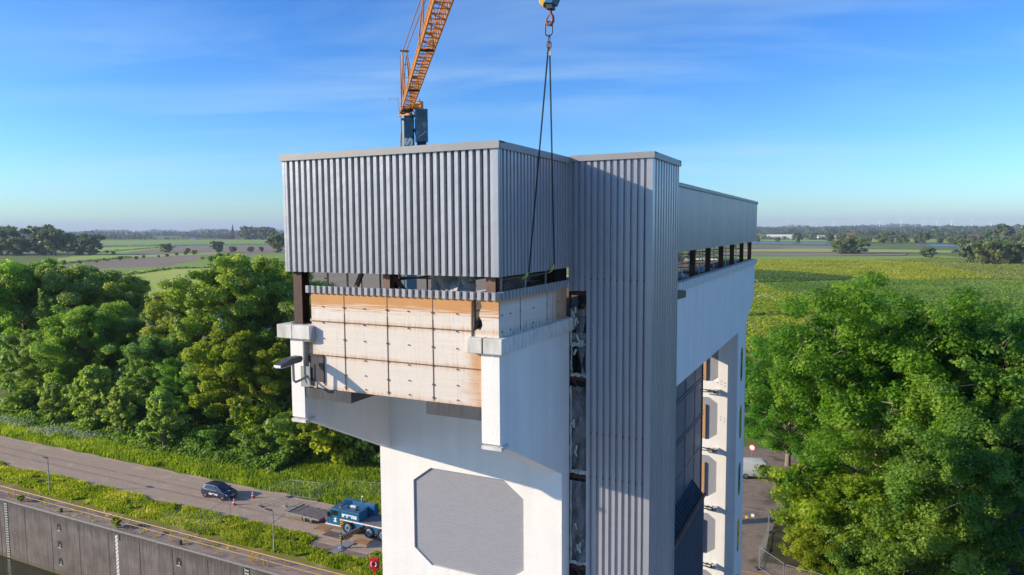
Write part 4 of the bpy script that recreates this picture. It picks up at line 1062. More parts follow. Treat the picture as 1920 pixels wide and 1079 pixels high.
# outriggers
def outrigger(xo, yo, yi, striped=True):
    b = MB(); b.bar((xo-.1, yi, .78), (xo, yo, 1.02), .22, .40); o = K(b, 'outrigger', M['steel_d'])
    b = MB(); d = Vector((xo-(xo-.1), yo-yi, 1.02-.78)); sgn = 1
    for k in range(9):
        a = Vector((xo-.1, yi, .78)) + d*(k+.2)/9.4; c = a + d*.07
        for s in (-.115, .115): b.add([(a.x+s*1.01, a.y, a.z-.19), (a.x+s*1.01, a.y+(c.y-a.y)*.9, c.z-.19), (c.x+s*1.01, c.y+(c.y-a.y)*1.2, c.z+.19), (c.x+s*1.01, c.y+(c.y-a.y)*.2, c.z+.19)], [(0,1,2,3)])
    K(b, 'hazard_stripe', M['jib'], o, recalc=False)
    b = MB(); b.bar((xo-.1, yi, .985), (xo, yo, 1.225), .23, .02); K(b, 'outrigger_top', M['cblue_d'], o)
    b = MB(); b.lathe([(.10, .55), (.10, 1.58), (.05, 1.62)], (xo, yo-.12, 0), 'z', 12); j = K(b, 'jack', M['cblue'], o, smooth=True)
    b = MB()
    for z in (.62, .86, 1.1, 1.34): b.lathe([(.106, z), (.106, z+.12)], (xo, yo-.12, 0), 'z', 12, cap=False)
    K(b, 'hazard_band', M['yellow'], j)
    b = MB(); b.lathe([(.06, .1), (.06, .56)], (xo, yo-.12, 0), 'z', 10); b.lathe([(.30, .135), (.30, .17), (.12, .26)], (xo, yo-.12, 0), 'z', 14); K(b, 'foot_plate', M['galv_dull'], j)
outrigger(-42.95, 51.35, y0); outrigger(-34.8, 51.35, y0); outrigger(-34.8, 59.5, y1)
# mast: box section, seen above the tower and through its gap; it turns with the jib
MX, MY = -37.76, 55.8
RZ = math.atan2(31.39, 40.75)
def turn(b):
    c, s_ = math.cos(RZ), math.sin(RZ)
    b.v = [(MX + (x-MX)*c - (y-MY)*s_, MY + (x-MX)*s_ + (y-MY)*c, z) for x, y, z in b.v]; return b
def KT(b, name, m, parent=None, **k): return K(turn(b), name, m, parent, **k)
b = MB(); w = .56
pts = [(MX-w, MY-w+.22), (MX-w+.22, MY-w), (MX+w-.22, MY-w), (MX+w, MY-w+.22), (MX+w, MY+w-.22), (MX+w-.22, MY+w), (MX-w+.22, MY+w), (MX-w, MY+w-.22)]
b.prism(pts, 'z', 1.36, 40.35); mast = KT(b, 'mast', M['cbluem'])
b = MB()
b.box(MX-.60, MX-.55, MY-w+.2, MY-w+.26, 3, 40.2); b.box(MX+.55, MX+.60, MY-w+.2, MY-w+.26, 3, 40.2)
b.box(MX-w-.02, MX+w+.02, MY-w-.02, MY+w+.02, 39.95, 40.1); KT(b, 'mast_rail', M['cblue_d'], mast)
# writing on the mast, read upwards
for k, ch in enumerate('sarens'):
    px_, py_ = MX-.06, MY-w-.012; c, s_ = math.cos(RZ), math.sin(RZ)
    text(ch, 'mast_letter', M['whitep'], mast, 1.5, (MX + (px_-MX)*c - (py_-MY)*s_ - CX, MY + (px_-MX)*s_ + (py_-MY)*c - CY, 30.75+1.45*k), (R(90), R(-90), RZ), bold=.05, sx=1.25)
b = MB(); b.box(MX-.9, MX+.9, MY-.9, MY+.9, 1.36, 2.3); KT(b, 'slewing_base', M['cblue_d'])
# operator cab hung beside the mast
cx, cy = MX + 1.24, MY - .35
b = MB(); b.box(cx-.55, cx+.55, cy-.7, cy+.6, 40.05, 40.92); b.box(cx-.55, cx+.55, cy+.3, cy+.6, 38.1, 40.05)
for s in (-1, 1): b.box(*sorted((cx+s*.55, cx+s*.47)), cy-.7, cy-.6, 38.1, 40.05); b.box(*sorted((cx+s*.55, cx+s*.49)), cy-.6, cy+.3, 38.1, 38.6)
b.box(cx-.55, cx+.55, cy-.7, cy+.3, 38.0, 38.12); b.box(cx-.47, cx+.47, cy-.68, cy-.63, 38.12, 38.25)
oc_ = KT(b, 'operator_cab', M['cblue'])
b = MB(); b.box(cx-.42, cx+.42, cy-.715, cy-.69, 40.2, 40.78); KT(b, 'roof_window', M['glass_d'], oc_)
b = MB(); b.box(cx-.25, cx+.25, cy-.3, cy+.2, 38.5, 38.65); b.box(cx-.25, cx+.25, cy+.1, cy+.25, 38.6, 39.4); KT(b, 'seat', mat('blue_seat', (.02, .05, .22), .8), oc_)
b = MB(); b.box(cx-.45, cx-.28, cy-.5, cy-.2, 38.5, 38.9); b.box(cx+.1, cx+.4, cy-.45, cy-.4, 39.3, 39.75); b.bar((cx-.38, cy-.69, 38.3), (cx+.38, cy-.69, 38.9), .03); KT(b, 'control_panel', M['whitep'], oc_)
b = MB(); b.box(cx-.46, cx+.46, cy-.2, cy+.29, 38.12, 38.2); b.box(cx-.46, cx+.46, cy+.26, cy+.295, 38.2, 40.05); KT(b, 'cab_interior', M['glass_d'], oc_)
gm2, n, l, p = nodes_of('cab_glass'); p.inputs['Base Color'].default_value = (.12, .22, .24, 1); p.inputs['Alpha'].default_value = .45; p.inputs['Roughness'].default_value = .05
b = MB(); b.box(cx-.47, cx+.47, cy-.66, cy-.645, 38.25, 40.05); KT(b, 'cab_window', gm2, oc_)
b = MB()
for k in range(6): b.box(cx-.46+.18*k, cx-.43+.18*k, cy-.6, cy-.56, 36.9, 37.95)
for z in (36.9, 37.25, 37.6, 37.95): b.box(cx-.48, cx+.48, cy-.62, cy-.58, z, z+.05)
b.box(cx-.40, cx+.40, cy-.3, cy+.4, 36.8, 38.0); b.box(MX+.5, cx-.4, cy-.1, cy+.3, 38.9, 39.2); KT(b, 'cab_platform', M['steel_d'], oc_)
# jib
JB = Vector((-37.75, 55.75, 40.9)); JT = Vector((-6.36, 15.0, 41.5)); JD = (JT - JB); JL = JD.length; JD.normalize()
JS = JD.cross(Vector((0, 0, 1))).normalized(); JU = JS.cross(JD).normalized()
def jp(s, a, u): return JB + JD*s + JS*a + JU*u
b = MB(); HW, HH = .45, .95; L1 = JL + 2.0; s = -.6; bay = .92
cho = []
for a, u in ((-HW, 0), (HW, 0), (-HW*.75, HH), (HW*.75, HH)): b.tube(jp(s, a, u), jp(L1, a, u), .062 if u == 0 else .055, n=8)
nb = int((L1 - s)/bay)
for i in range(nb):
    q0, q1 = s+i*bay, s+(i+1)*bay; qm_ = (q0+q1)/2
    b.tube(jp(q0, -HW, 0), jp(q0, HW, 0), .032, n=5)
    b.tube(jp(q0, -HW, 0), jp(q1, HW, 0), .03, n=5) if i % 2 else b.tube(jp(q0, HW, 0), jp(q1, -HW, 0), .03, n=5)
    for sg in (-1, 1):
        b.tube(jp(q0, sg*HW, 0), jp(qm_, sg*HW*.75, HH), .030, n=5); b.tube(jp(qm_, sg*HW*.75, HH), jp(q1, sg*HW, 0), .030, n=5)
    if i % 2 == 0: b.tube(jp(qm_, -HW*.75, HH), jp(qm_, HW*.75, HH), .025, n=5)
jib = K(b, 'jib', M['jib'])
for q in (9.2, 21.5, 33.0, 44.0):
    b = MB(); b.bar(jp(q, -HW, -.02), jp(q, HW, -.02), .22, .14); b.bar(jp(q, -HW, -.02), jp(q+.3, -HW*.75, HH), .1); b.bar(jp(q, HW, -.02), jp(q+.3, HW*.75, HH), .1); b.bar(jp(q+.3, -HW*.75, HH), jp(q+.3, HW*.75, HH), .15, .15); K(b, 'jib_joint', M['steel_d'], jib)
# jib foot, winch, slewing head
b = MB()
b.bar((MX-.62, MY, 40.4), (MX+.62, MY, 40.4), 1.2, .12)
for i in range(4):
    a0 = (MX-.55 if i % 2 else MX+.55, MY-.55 if i < 2 else MY+.55)
    b.tube((a0[0], a0[1], 40.4), jp(-.4 if i < 2 else .6, (-.5 if i % 2 else .5), .05), .055); b.tube((a0[0], a0[1], 40.4), jp(.4, (.5 if i % 2 else -.5), .05), .04)
b.bar(jp(.3, -.3, .3), jp(.5, -1.15, .25), .45, .45); b.bar(jp(.5, -1.15, -.05), jp(.5, -1.15, .75), .42, .5)
K(b, 'jib_foot', M['jib'], jib)
b = MB(); b.lathe([(.3, -.45), (.3, .45)], (MX+.3, MY-.4, 40.95), 'x', 14); b.cbox((MX-.2, MY-.3, 40.75), .5, .5, .3); K(b, 'winch', M['steel_d'], jib)
b = MB(); b.tube(jp(.5, -1.15, .75), jp(.5, -1.15, .95), .07); K(b, 'warning_lamp', M['red'], jib)
b = MB(); b.path([(MX-.55, MY-.5, 40.4), (MX-.6, MY-.5, 41.7), (MX-.75, MY-.5, 41.95), (MX-1.75, MY-.5, 41.98)], .03); b.cbox((MX-1.85, MY-.5, 41.98), .25, .1, .06); K(b, 'lamp_bracket', M['galv_dull'], jib)
# tower head with tie bars
AP = JB + Vector((-.15, 0, 5.35)); AM = jp(22.0, 0, HH + 2.6)
b = MB()
for sg in (-1, 1):
    o_ = JS*sg*.32
    b.tube(AP+o_*.6, jp(1.2, sg*.4, HH), .055, n=6); b.tube(AP+o_*.6, JB+JS*sg*.5+JD*-.9+Vector((0, 0, -.4)), .06, n=6); b.tube(AP+o_*.6, jp(3.8, sg*.36, HH), .06, n=6)
    b.tube(AP+o_*.5, AM+o_*.5, .04, n=6); b.tube(AM+o_*.6, jp(20.2, sg*.4, HH), .05, n=6); b.tube(AM+o_*.6, jp(23.4, sg*.4, HH), .05, n=6); b.tube(AM+o_*.5, jp(45, sg*.3, HH), .04, n=6)
    b.tube(AP+o_*.9+Vector((-.3, .2, -.3)), (MX-.75, MY+sg*.3, 36.5), .035, n=6); b.tube((MX-.75, MY+sg*.3, 36.5), (MX-.75, MY+sg*.3, 3), .03, n=6)
for q in (.25, .5, .75): b.tube(AP+JS*.19+(JB-AP)*q*.9, AP-JS*.19+(JB-AP)*q*.9, .03, n=5)
b.tube(AP-JS*.4, AP+JS*.4, .1); b.tube(AM-JS*.4, AM+JS*.4, .1)
K(b, 'tie_bars', mat('crane_orange_dull', (0.50, 0.20, 0.06), .5, var=.15), jib)
b = MB(); b.tube(jp(0, .1, HH*.6), jp(JL, .06, -.12), .015, n=5); b.tube(jp(0, -.1, HH*.6), jp(JL, -.06, -.12), .015, n=5); K(b, 'hoist_rope', M['steel_d'], jib)
b = MB(); b.bar(jp(JL-.6, 0, -.18), jp(JL+.6, 0, -.18), 1.2, .2); K(b, 'trolley', M['cblue'], jib)

# hook block hanging from the jib
hk = thing('hook_block', 'blue and yellow crane hook block with red hook hanging over the tower', 'hook block', (-6.33, 15.0, 34.9))
b = MB()
for x in (-.1, .1): b.tube((x, 0, .55), (x*1.2, 0, 6.3), .012, n=6)
b.build('rope', M['steel_d'], hk)
b = MB(); b.prism([(-.06, .06), (.13, .02), (.20, .16), (.18, .75), (-.02, .80), (-.10, .5)], 'y', -.16, .16); b.build('housing', M['cblue'], hk, bevel=.02)
b = MB(); b.prism([(-.20, .08), (-.10, -.02), (-.06, .1), (-.1, .75), (-.18, .75)], 'y', -.13, .13); yc = b.build('cheek_plate', M['yellow'], hk, bevel=.015)
b = MB(); b.box(-.04, .10, -.1, .1, -.06, .04); b.build('swivel', M['steel_d'], hk)
b = MB(); b.path([(.03, 0, .0), (.03, 0, -.14), (.08, 0, -.22), (.085, 0, -.31), (.03, 0, -.39), (-.045, 0, -.37), (-.075, 0, -.29), (-.05, 0, -.22)], [.03, .032, .035, .04, .04, .034, .025, .014], 10); b.bar((-.05, 0, -.24), (.03, 0, -.12), .025, .015); b.build('hook', mat('worn_red_hook', (.30, .06, .05), .5, var=.3, vs=9), hk, smooth=True)

# chain sling with two legs
def link_ring(b, c, d, nrm, Lh, Wh, r, n=10, k=5):
    d = Vector(d).normalized(); nrm = Vector(nrm); s = d.cross(nrm).normalized(); pts = []
    for i in range(n):
        t = 2*math.pi*i/n; ct, st_ = math.cos(t), math.sin(t)
        pts.append(Vector(c) + d*(st_*Wh + (Lh-Wh)*(1 if st_ > .01 else -1 if st_ < -.01 else 0)) + s*ct*Wh)
    b.path(pts, r, k, caps=False, closed=True)
sl_ = thing('chain_sling', 'dark two-leg chain sling hanging from the hook to the lime slings in the side gap', 'chain sling', (-6.34, 15.0, 34.4), world=True)
b = MB(); link_ring(b, (-6.345, 15.0, 34.43), (0, 0, 1), (0, 1, 0), .155, .085, .016, 20, 8); b.build('master_link', M['steel_d'], sl_, smooth=True)
b = MB(); link_ring(b, (-6.34, 15.0, 34.21), (0, 0, 1), (1, 0, 0), .08, .045, .013, 14, 6); link_ring(b, (-6.34, 14.96, 34.08), (0, -.1, 1), (0, 1, 0), .07, .035, .012, 12, 6); link_ring(b, (-6.34, 15.04, 34.08), (0, .1, 1), (0, 1, 0), .07, .035, .012, 12, 6); b.build('coupling_links', mat('brown_steel', (.16, .10, .08), .5, .3), sl_, smooth=True)
b = MB(); b.box(-6.37, -6.31, 15.03, 15.045, 33.86, 34.0); b.build('tag_plate', M['galv'], sl_)
for (ex, ey, ez) in ((-6.50, 14.22, 29.02), (-6.50, 15.68, 29.12)):
    p0 = Vector((-6.34, 15.0 + (ey-15)*.05, 34.02)); p1 = Vector((ex, ey, ez)); d = (p1-p0); Ld = d.length; d.normalize(); pitch = .0315; nl = int(Ld/pitch)
    s1 = d.cross(Vector((0, 1, 0))).normalized(); s2 = d.cross(s1).normalized(); b = MB()
    for i in range(nl): link_ring(b, p0 + d*(i+.5)*pitch, d, s1 if i % 2 else s2, .025, .0165, .0072, 8, 4)
    b.build('chain_leg', M['black'], sl_)
for k, (y, z, lab) in enumerate(((14.22, 29.02, 'lime green sling hooked to the left chain in the side gap'), (15.68, 29.12, 'lime green sling hooked to the right chain in the side gap'))):
    t = thing('lime_sling', lab, 'sling', (-6.52, y, z), group='lime slings in the side gap')
    b = MB(); b.path([(0, 0, 0), (-.02, -.04, -.05), (-.05, -.08, -.07), (-.09, -.11, -.12)] if k == 0 else [(0, 0, 0), (-.02, .01, -.06), (-.05, -.02, -.13), (-.1, -.03, -.16)], .016, 6)
    b.path([(0, 0, 0), (-.02, .03, -.03), (-.04, .01, -.07), (-.07, -.03, -.09)], .014, 6); b.build('loop', M['lime'], t, smooth=True)
    b = MB(); b.path([(0, 0, .02), (-.01, -.03, -.02), (-.02, -.06, -.08)], .02, 6); b.build('hook', M['lime'], t, smooth=True)

# timber and steel mats under the outrigger
def mat_board(x0, x1, y0_, y1_, z, h, m, label, rot=0, grp='outrigger mats'):
    t = thing('ground_mat', label, 'mat', ((x0+x1)/2, (y0_+y1_)/2, z), rot, grp)
    b = MB(); w_, d_ = (x1-x0)/2, (y1_-y0_)/2; b.box(-w_, w_, -d_, d_, 0, h); b.build('plate', m, t, bevel=.01)
    b = MB()
    for sx in (-.8, .8): b.tube((w_*sx, -d_*.7, h), (w_*sx, -d_*.7, h+.012), .06)
    b.build('lifting_hole', M['black'], t)
m1 = mat('pale_worn_board', (.46, .34, .24), .85, var=.18, vs=1.5); m2 = mat('grey_worn_board', (.26, .20, .165), .85, var=.18, vs=1.5); m3 = mat('orange_plywood', (.40, .22, .10), .85, var=.15, vs=1.5); m4 = mat('dark_wet_board', (.15, .11, .09), .8, var=.2, vs=2)
mat_board(-46.4, -43.6, 51.45, 52.45, .024, .06, m1, 'pale worn timber mat behind the outrigger foot, left one')
mat_board(-46.4, -43.7, 50.42, 51.4, .024, .06, m2, 'grey worn timber mat in front, left of the outrigger foot')
mat_board(-42.45, -39.75, 51.35, 52.35, .024, .06, m1, 'pale worn timber mat right of the outrigger foot')
mat_board(-42.5, -39.8, 50.3, 51.3, .024, .06, m2, 'grey worn timber mat at the front right by the grass edge')
mat_board(-43.66, -42.5, 50.2, 52.75, .09, .045, M['galv_dull'], 'grey steel plate lying under the outrigger jack')
mat_board(-48.5, -46.9, 53.6, 54.65, .024, .03, m3, 'orange brown plywood sheet beside the trailer wheels')
mat_board(-46.7, -43.8, 52.9, 54.0, .024, .03, m4, 'dark plywood sheet in front of the carrier front wheel')
mat_board(-43.0, -41.3, 52.9, 53.9, .024, .03, m3, 'orange brown plywood sheet in front of the second carrier wheel')
# ------------------------------------------------------------------ vegetation
def leaf_mesh(name, P, Nn, size, m, seed, aspect=1.5, tint=None):
    """P: (n,3) centres, Nn: (n,3) normals -> one mesh of small bent leaf cards"""
    rg = np.random.default_rng(seed); n = len(P)
    Nn = Nn / (np.linalg.norm(Nn, axis=1, keepdims=True) + 1e-9)
    r = rg.normal(size=(n, 3)); a = np.cross(Nn, r); a /= (np.linalg.norm(a, axis=1, keepdims=True) + 1e-9); b_ = np.cross(Nn, a)
    s = (size * rg.uniform(.6, 1.35, n))[:, None]
    a = a * s * .5 * aspect; b_ = b_ * s * .5; fold = Nn * s * .16
    V = np.empty((n, 4, 3)); V[:, 0] = P - a; V[:, 1] = P + b_ - fold; V[:, 2] = P + a; V[:, 3] = P - b_ - fold * .6
    me = bpy.data.meshes.new(name)
    me.vertices.add(n*4); me.vertices.foreach_set('co', V.reshape(-1))
    me.loops.add(n*4); me.loops.foreach_set('vertex_index', np.arange(n*4, dtype=np.int32))
    me.polygons.add(n); me.polygons.foreach_set('loop_start', np.arange(n, dtype=np.int32)*4)
    me.update(calc_edges=True)
    at = me.attributes.new('tint', 'FLOAT', 'POINT')
    t = rg.uniform(0, 1, n) if tint is None else np.clip(tint + rg.normal(0, .16, n), 0, 1)
    at.data.foreach_set('value', np.repeat(t, 4).astype(np.float32))
    me.materials.append(m)
    return me

def tree_meshes(seed, H, Rr, nleaf, lsize, lm, bark, base=.18, shape='round', limbs=16, sub=6, clump=1.0, up=.35, lean=0.0, shoots=0):
    rg = np.random.default_rng(seed); rnd = random.Random(seed)
    b = MB(); top = Vector((rg.normal(0, .03)*H + lean*H, rg.normal(0, .03)*H, H*.86))
    tr_ = [Vector((0, 0, -.3))]
    for k in range(1, 6):
        f = k/5; tr_.append(Vector((top.x*f**1.5 + rnd.uniform(-.02, .02)*H*.4, top.y*f**1.5 + rnd.uniform(-.02, .02)*H*.4, top.z*f)))
    r0 = .018*H + .05
    b.path(tr_, [r0*1.25, r0*.95, r0*.75, r0*.55, r0*.35, r0*.12], 8)
    def trunk_at(f):
        q = f*5; i = min(4, int(q)); return tr_[i].lerp(tr_[i+1], q-i)
    C = []; CR = []
    for i in range(limbs):
        f = base + (.97-base)*((i+.5)/limbs)**.9
        az = i*2.399 + rnd.uniform(-.4, .4)
        g = (f-base)/(1-base)
        if shape == 'round': env = math.sqrt(max(0.03, 1-(2*g-.85)**2/1.35))
        elif shape == 'cone': env = 1.02*(1-g)**.75 + .06
        elif shape == 'flat': env = .55 + .5*g if g < .85 else .8
        else: env = .75*math.sin(math.pi*min(1, .15+.85*g))**.6 + .1
        Ln = Rr*env*rnd.uniform(.72, 1.12)
        p0 = trunk_at(f*.92); u_ = up + .45*g
        d = Vector((math.cos(az), math.sin(az), u_*rnd.uniform(.7, 1.3)))
        mid = p0 + d*Ln*.5 + Vector((0, 0, rnd.uniform(-.03, .05)*Ln)); end = p0 + Vector((d.x*Ln, d.y*Ln, d.z*Ln*.85))
        rl = r0*.42*(1-g*.6)
        b.path([p0, mid, end], [rl, rl*.6, rl*.15], 5)
        for k in range(sub):
            t = rnd.uniform(.30, 1.0) if k else 1.0
            q = (p0.lerp(mid, t*2) if t < .5 else mid.lerp(end, t*2-1))
            sd = Vector((rnd.gauss(0, 1), rnd.gauss(0, 1), rnd.gauss(.15, .6))).normalized()*Ln*.33*rnd.uniform(.5, 1.2)
            e = q + sd
            if k % 2 == 0: b.path([q, e], [rl*.35, rl*.08], 4)
            C.append(e); CR.append(rnd.uniform(.6, 1.25)*clump*Rr*.185)
    for i in range(shoots):
        az = rnd.uniform(0, 6.283); rr = Rr*math.sqrt(rnd.uniform(0, .85)); h0 = H*rnd.uniform(.60, .80)*(1-.28*(rr/Rr)**2); ln_ = rnd.uniform(.5, 1.3)
        for k in range(6):
            C.append(Vector((rr*math.cos(az)*(1+.03*k), rr*math.sin(az)*(1+.03*k), h0 + k*H*.024*ln_))); CR.append(Rr*.10*(1-.14*k))
        b.path([(rr*math.cos(az)*.9, rr*math.sin(az)*.9, h0-H*.06), (rr*math.cos(az)*1.1, rr*math.sin(az)*1.1, h0+H*.12*ln_)], [.05, .015], 4)
    C = np.array([tuple(c) for c in C]); CR = np.array(CR)
    w = CR**2; w /= w.sum(); idx = rg.choice(len(C), nleaf, p=w)
    D = rg.normal(size=(nleaf, 3)); D /= np.linalg.norm(D, axis=1, keepdims=True)
    rad = rg.uniform(.25, 1.0, nleaf)**.5 * (1 + rg.normal(0, .15, nleaf))
    sq = np.array([1.15, 1.15, .72])
    P = C[idx] + D*sq*(CR[idx]*rad)[:, None]
    P[:, 2] = np.maximum(P[:, 2], .15)
    Nn = D*.8 + np.array([0, 0, .7]) + rg.normal(0, .55, (nleaf, 3))
    ct = rg.uniform(.1, .9, len(C))
    crown = leaf_mesh('crown', P, Nn, lsize, lm, seed+1, tint=ct[idx])
    tm = bpy.data.meshes.new('trunk'); tm.from_pydata(b.v, [], b.f); tm.materials.append(bark)
    return tm, crown, (C, CR, rg)

BARK = mat('grey_brown_bark', (.16, .125, .10), .9, var=.25, vs=6, bump=.4, bs=12)
LG1 = leaf_mat('leaf_deep_green', (0.109, 0.229, 0.034), (0.199, 0.362, 0.048), (0.374, 0.532, 0.086), .3, .42)
LG2 = leaf_mat('leaf_bluegreen', (0.128, 0.237, 0.059), (0.215, 0.353, 0.077), (0.374, 0.504, 0.129), .3)
LY = leaf_mat('leaf_yellow_green', (.13,.20,.014), (.25,.34,.02), (.42,.50,.05), .3, .45)
LR = leaf_mat('leaf_acacia', (0.175, 0.277, 0.039), (0.276, 0.386, 0.053), (0.437, 0.506, 0.115), .3, .4)
LP = leaf_mat('leaf_bright_poplar', (0.065, 0.186, 0.015), (0.139, 0.308, 0.022), (0.265, 0.423, 0.054), .25, .4)
LW = leaf_mat('leaf_willow', (0.127, 0.176, 0.066), (0.198, 0.264, 0.099), (0.286, 0.352, 0.143), .1)
LB = leaf_mat('leaf_bramble', (0.085, 0.176, 0.023), (0.163, 0.293, 0.036), (0.338, 0.468, 0.091), .35)
BLOS = mat('cream_blossom', (.50, .50, .36), .7, var=.08)

def tree(name, label, loc, meshes, rotz=0, sc=1.0, group=None, cat='tree', blossom=None):
    t = thing(name, label, cat, loc, rotz, group)
    for nm, me in (('trunk', meshes[0]), ('crown', meshes[1])):
        o = bpy.data.objects.new(nm, me); COL.objects.link(o); o.parent = t
    if blossom is not None:
        o = bpy.data.objects.new('blossom', blossom); COL.objects.link(o); o.parent = t
    t.scale = (sc,)*3 if isinstance(sc, (int, float)) else sc
    return t
def blossoms(data, n, size, seed):
    C, CR, rg = data; k = rg.choice(len(C), max(6, len(C)//3), replace=False); idx = k[rg.integers(0, len(k), n)]
    D = rg.normal(size=(n, 3)); D /= np.linalg.norm(D, axis=1, keepdims=True); D[:, 2] = np.abs(D[:, 2])*.9
    P = C[idx] + D*(CR[idx]*1.02)[:, None]; return leaf_mesh('blossom', P, D + rg.normal(0, .4, (n, 3)), size, BLOS, seed, 1.6)

GT = 'big trees beyond the road'
A1 = tree_meshes(11, 24.5, 8.5, 125000, .245, LG1, BARK, base=.14, limbs=26, sub=8, clump=.82, shoots=22)
A2 = tree_meshes(12, 23.0, 8.0, 120000, .245, LG2, BARK, base=.16, limbs=24, sub=8, clump=.80, shoots=18)
A3 = tree_meshes(13, 23.5, 6.5, 38000, .25, LR, BARK, base=.40, shape='flat', limbs=14, sub=5, clump=.85)
A4 = tree_meshes(14, 27.5, 9.2, 100000, .245, LR, BARK, base=.24, limbs=24, sub=7, clump=.72, shoots=16)
A5 = tree_meshes(15, 17.0, 5.6, 60000, .24, LY, BARK, base=.10, limbs=20, sub=8, clump=.85, shoots=8)
bl4 = blossoms(A4[2], 2600, .19, 5); bl3 = blossoms(A3[2], 900, .18, 6)
tree('broadleaf_tree', 'tall dark green tree at the left edge of the photo beyond the road', (-144, 81, 0), A1[:2], 0.4, 1.12, GT)
tree('broadleaf_tree', 'tall blue green tree, second from the left edge beyond the road', (-135, 85, 0), A2[:2], 1.3, 1.14, GT)
tree('broadleaf_tree', 'dark tree with a visible bare trunk above the white flowers', (-117.5, 76, 0), A1[:2], 2.6, .80, GT)
tree('acacia_tree', 'open flat-topped yellow green tree with the pale field showing through it', (-129, 92, 0), A3[:2], .3, 1.0, GT, blossom=bl3)
tree('broadleaf_tree', 'lower dark tree under the gap with the pale yellow field', (-114, 86, 0), A2[:2], 4.1, .74, GT)
tree('acacia_tree', 'tall acacia with cream blossom right of the pale yellow field', (-102, 85, 0), A4[:2], 2.0, .90, GT, blossom=bl4)
tree('acacia_tree', 'tallest acacia with cream blossom left of the grey cladding', (-89, 83, 0), A4[:2], .2, 1.06, GT, blossom=bl4)
tree('acacia_tree', 'acacia behind the left corner of the tower, partly hidden by it', (-85.5, 90, 0), A4[:2], 4.0, 1.03, GT, blossom=bl4)
tree('broadleaf_tree', 'sunlit yellow green tree standing in front of the tall acacias', (-82, 74.5, 0), A5[:2], .7, 1.0, GT)
tree('broadleaf_tree', 'yellow green tree beside the floodlight on the tower bracket', (-75.5, 77, 0), A5[:2], 2.7, .86, GT)
tree('broadleaf_tree', 'dark tree seen through the open gap of the tower, left one', (-72.5, 86, 0), A2[:2], 5.0, .99, GT)
tree('broadleaf_tree', 'dark tree seen through the open gap of the tower, right one', (-66, 92, 0), A1[:2], 1.0, .90, GT)
tree('broadleaf_tree', 'dark tree filling the wood behind the young trees', (-98, 76, 0), A2[:2], 2.2, .66, GT)
tree('broadleaf_tree', 'low green tree behind the leaning acacia trunks', (-91, 74, 0), A1[:2], 3.3, .50, GT)
tree('broadleaf_tree', 'grey green tree at the left edge in front of the tallest tree', (-128, 75, 0), A2[:2], .9, .62, GT)
tree('broadleaf_tree', 'dense dark tree in the back row behind the flat-topped acacia', (-150, 102, 0), A1[:2], 3.9, .92, GT)
tree('broadleaf_tree', 'dark tree in the back row between the acacias', (-108, 101, 0), A2[:2], 5.5, .80, GT)
# young trees on the verge
Yt = tree_meshes(31, 11.0, 2.9, 12000, .28, leaf_mat('leaf_young', (0.173, 0.274, 0.050), (0.302, 0.432, 0.086), (0.518, 0.634, 0.187), .4, .4), BARK, base=.08, shape='cone', limbs=20, sub=6, up=.9, clump=.95, shoots=10)
GY = 'young trees on the verge'
for (x, y, s, rz, lab) in ((-102, 67, 1.08, 0, 'tallest young tree with upright shoots, left of the three on the verge'), (-94, 65.4, .85, 1.9, 'young tree in the middle of the three on the verge'), (-84.5, 64.7, .90, 3.6, 'young tree on the verge nearest the parked car'), (-111, 66.0, .74, 5.1, 'young bushy tree above the white flowers at the left')):
    tree('young_tree', lab, (x, y, 0), Yt[:2], rz, s, GY)
# shrubs below the trees
Sh = tree_meshes(41, 3.6, 2.9, 5200, .30, LB, BARK, base=.05, limbs=14, sub=6, up=.5, clump=1.3)
Sy = tree_meshes(42, 4.2, 2.8, 5200, .30, LY, BARK, base=.05, limbs=14, sub=6, up=.5, clump=1.25)
GS = 'shrubs at the foot of the trees'
for i, (x, y, s, me, lab) in enumerate(((-74, 71, 1.25, Sy, 'yellow green shrub at the foot of the trees left of the white bracket'), (-66, 70, 1.3, Sh, 'dark bramble shrub below the left bracket of the tower'), (-60, 71.5, 1.5, Sy, 'light green tall shrub just under the sloping left bracket'), (-55, 74, 1.4, Sh, 'dark shrub at the top of the grass slope beside the pillar'), (-70, 67.5, .8, Sh, 'low bramble shrub above the road behind the parked car'), (-78, 66.8, .8, Sh, 'low bramble shrub right of the young tree nearest the car'), (-89, 66.5, .8, Sh, 'low shrub between the second and third young trees'), (-122, 69, 1.0, Sh, 'shrub at the left edge above the white flowers'))):
    tree('shrub', lab, (x, y, 0), me[:2], i*1.7, s, GS, 'shrub')
for i, (x, y, s) in enumerate(((-82, 79, 1.9), (-96, 80, 2.0), (-106, 79, 2.0), (-126, 82, 2.0), (-138, 78, 1.7), (-70, 80, 2.1), (-63, 80, 2.1), (-112, 73, 1.3), (-104, 72, 1.2), (-58, 84, 2.2), (-50, 82, 2.0), (-52, 92, 2.6))):
    tree('shrub', 'dark undergrowth shrub in the shade between the big trunks', (x, y, 0), Sh[:2], i*2.1, s, 'shade shrubs between the trunks', 'shrub')

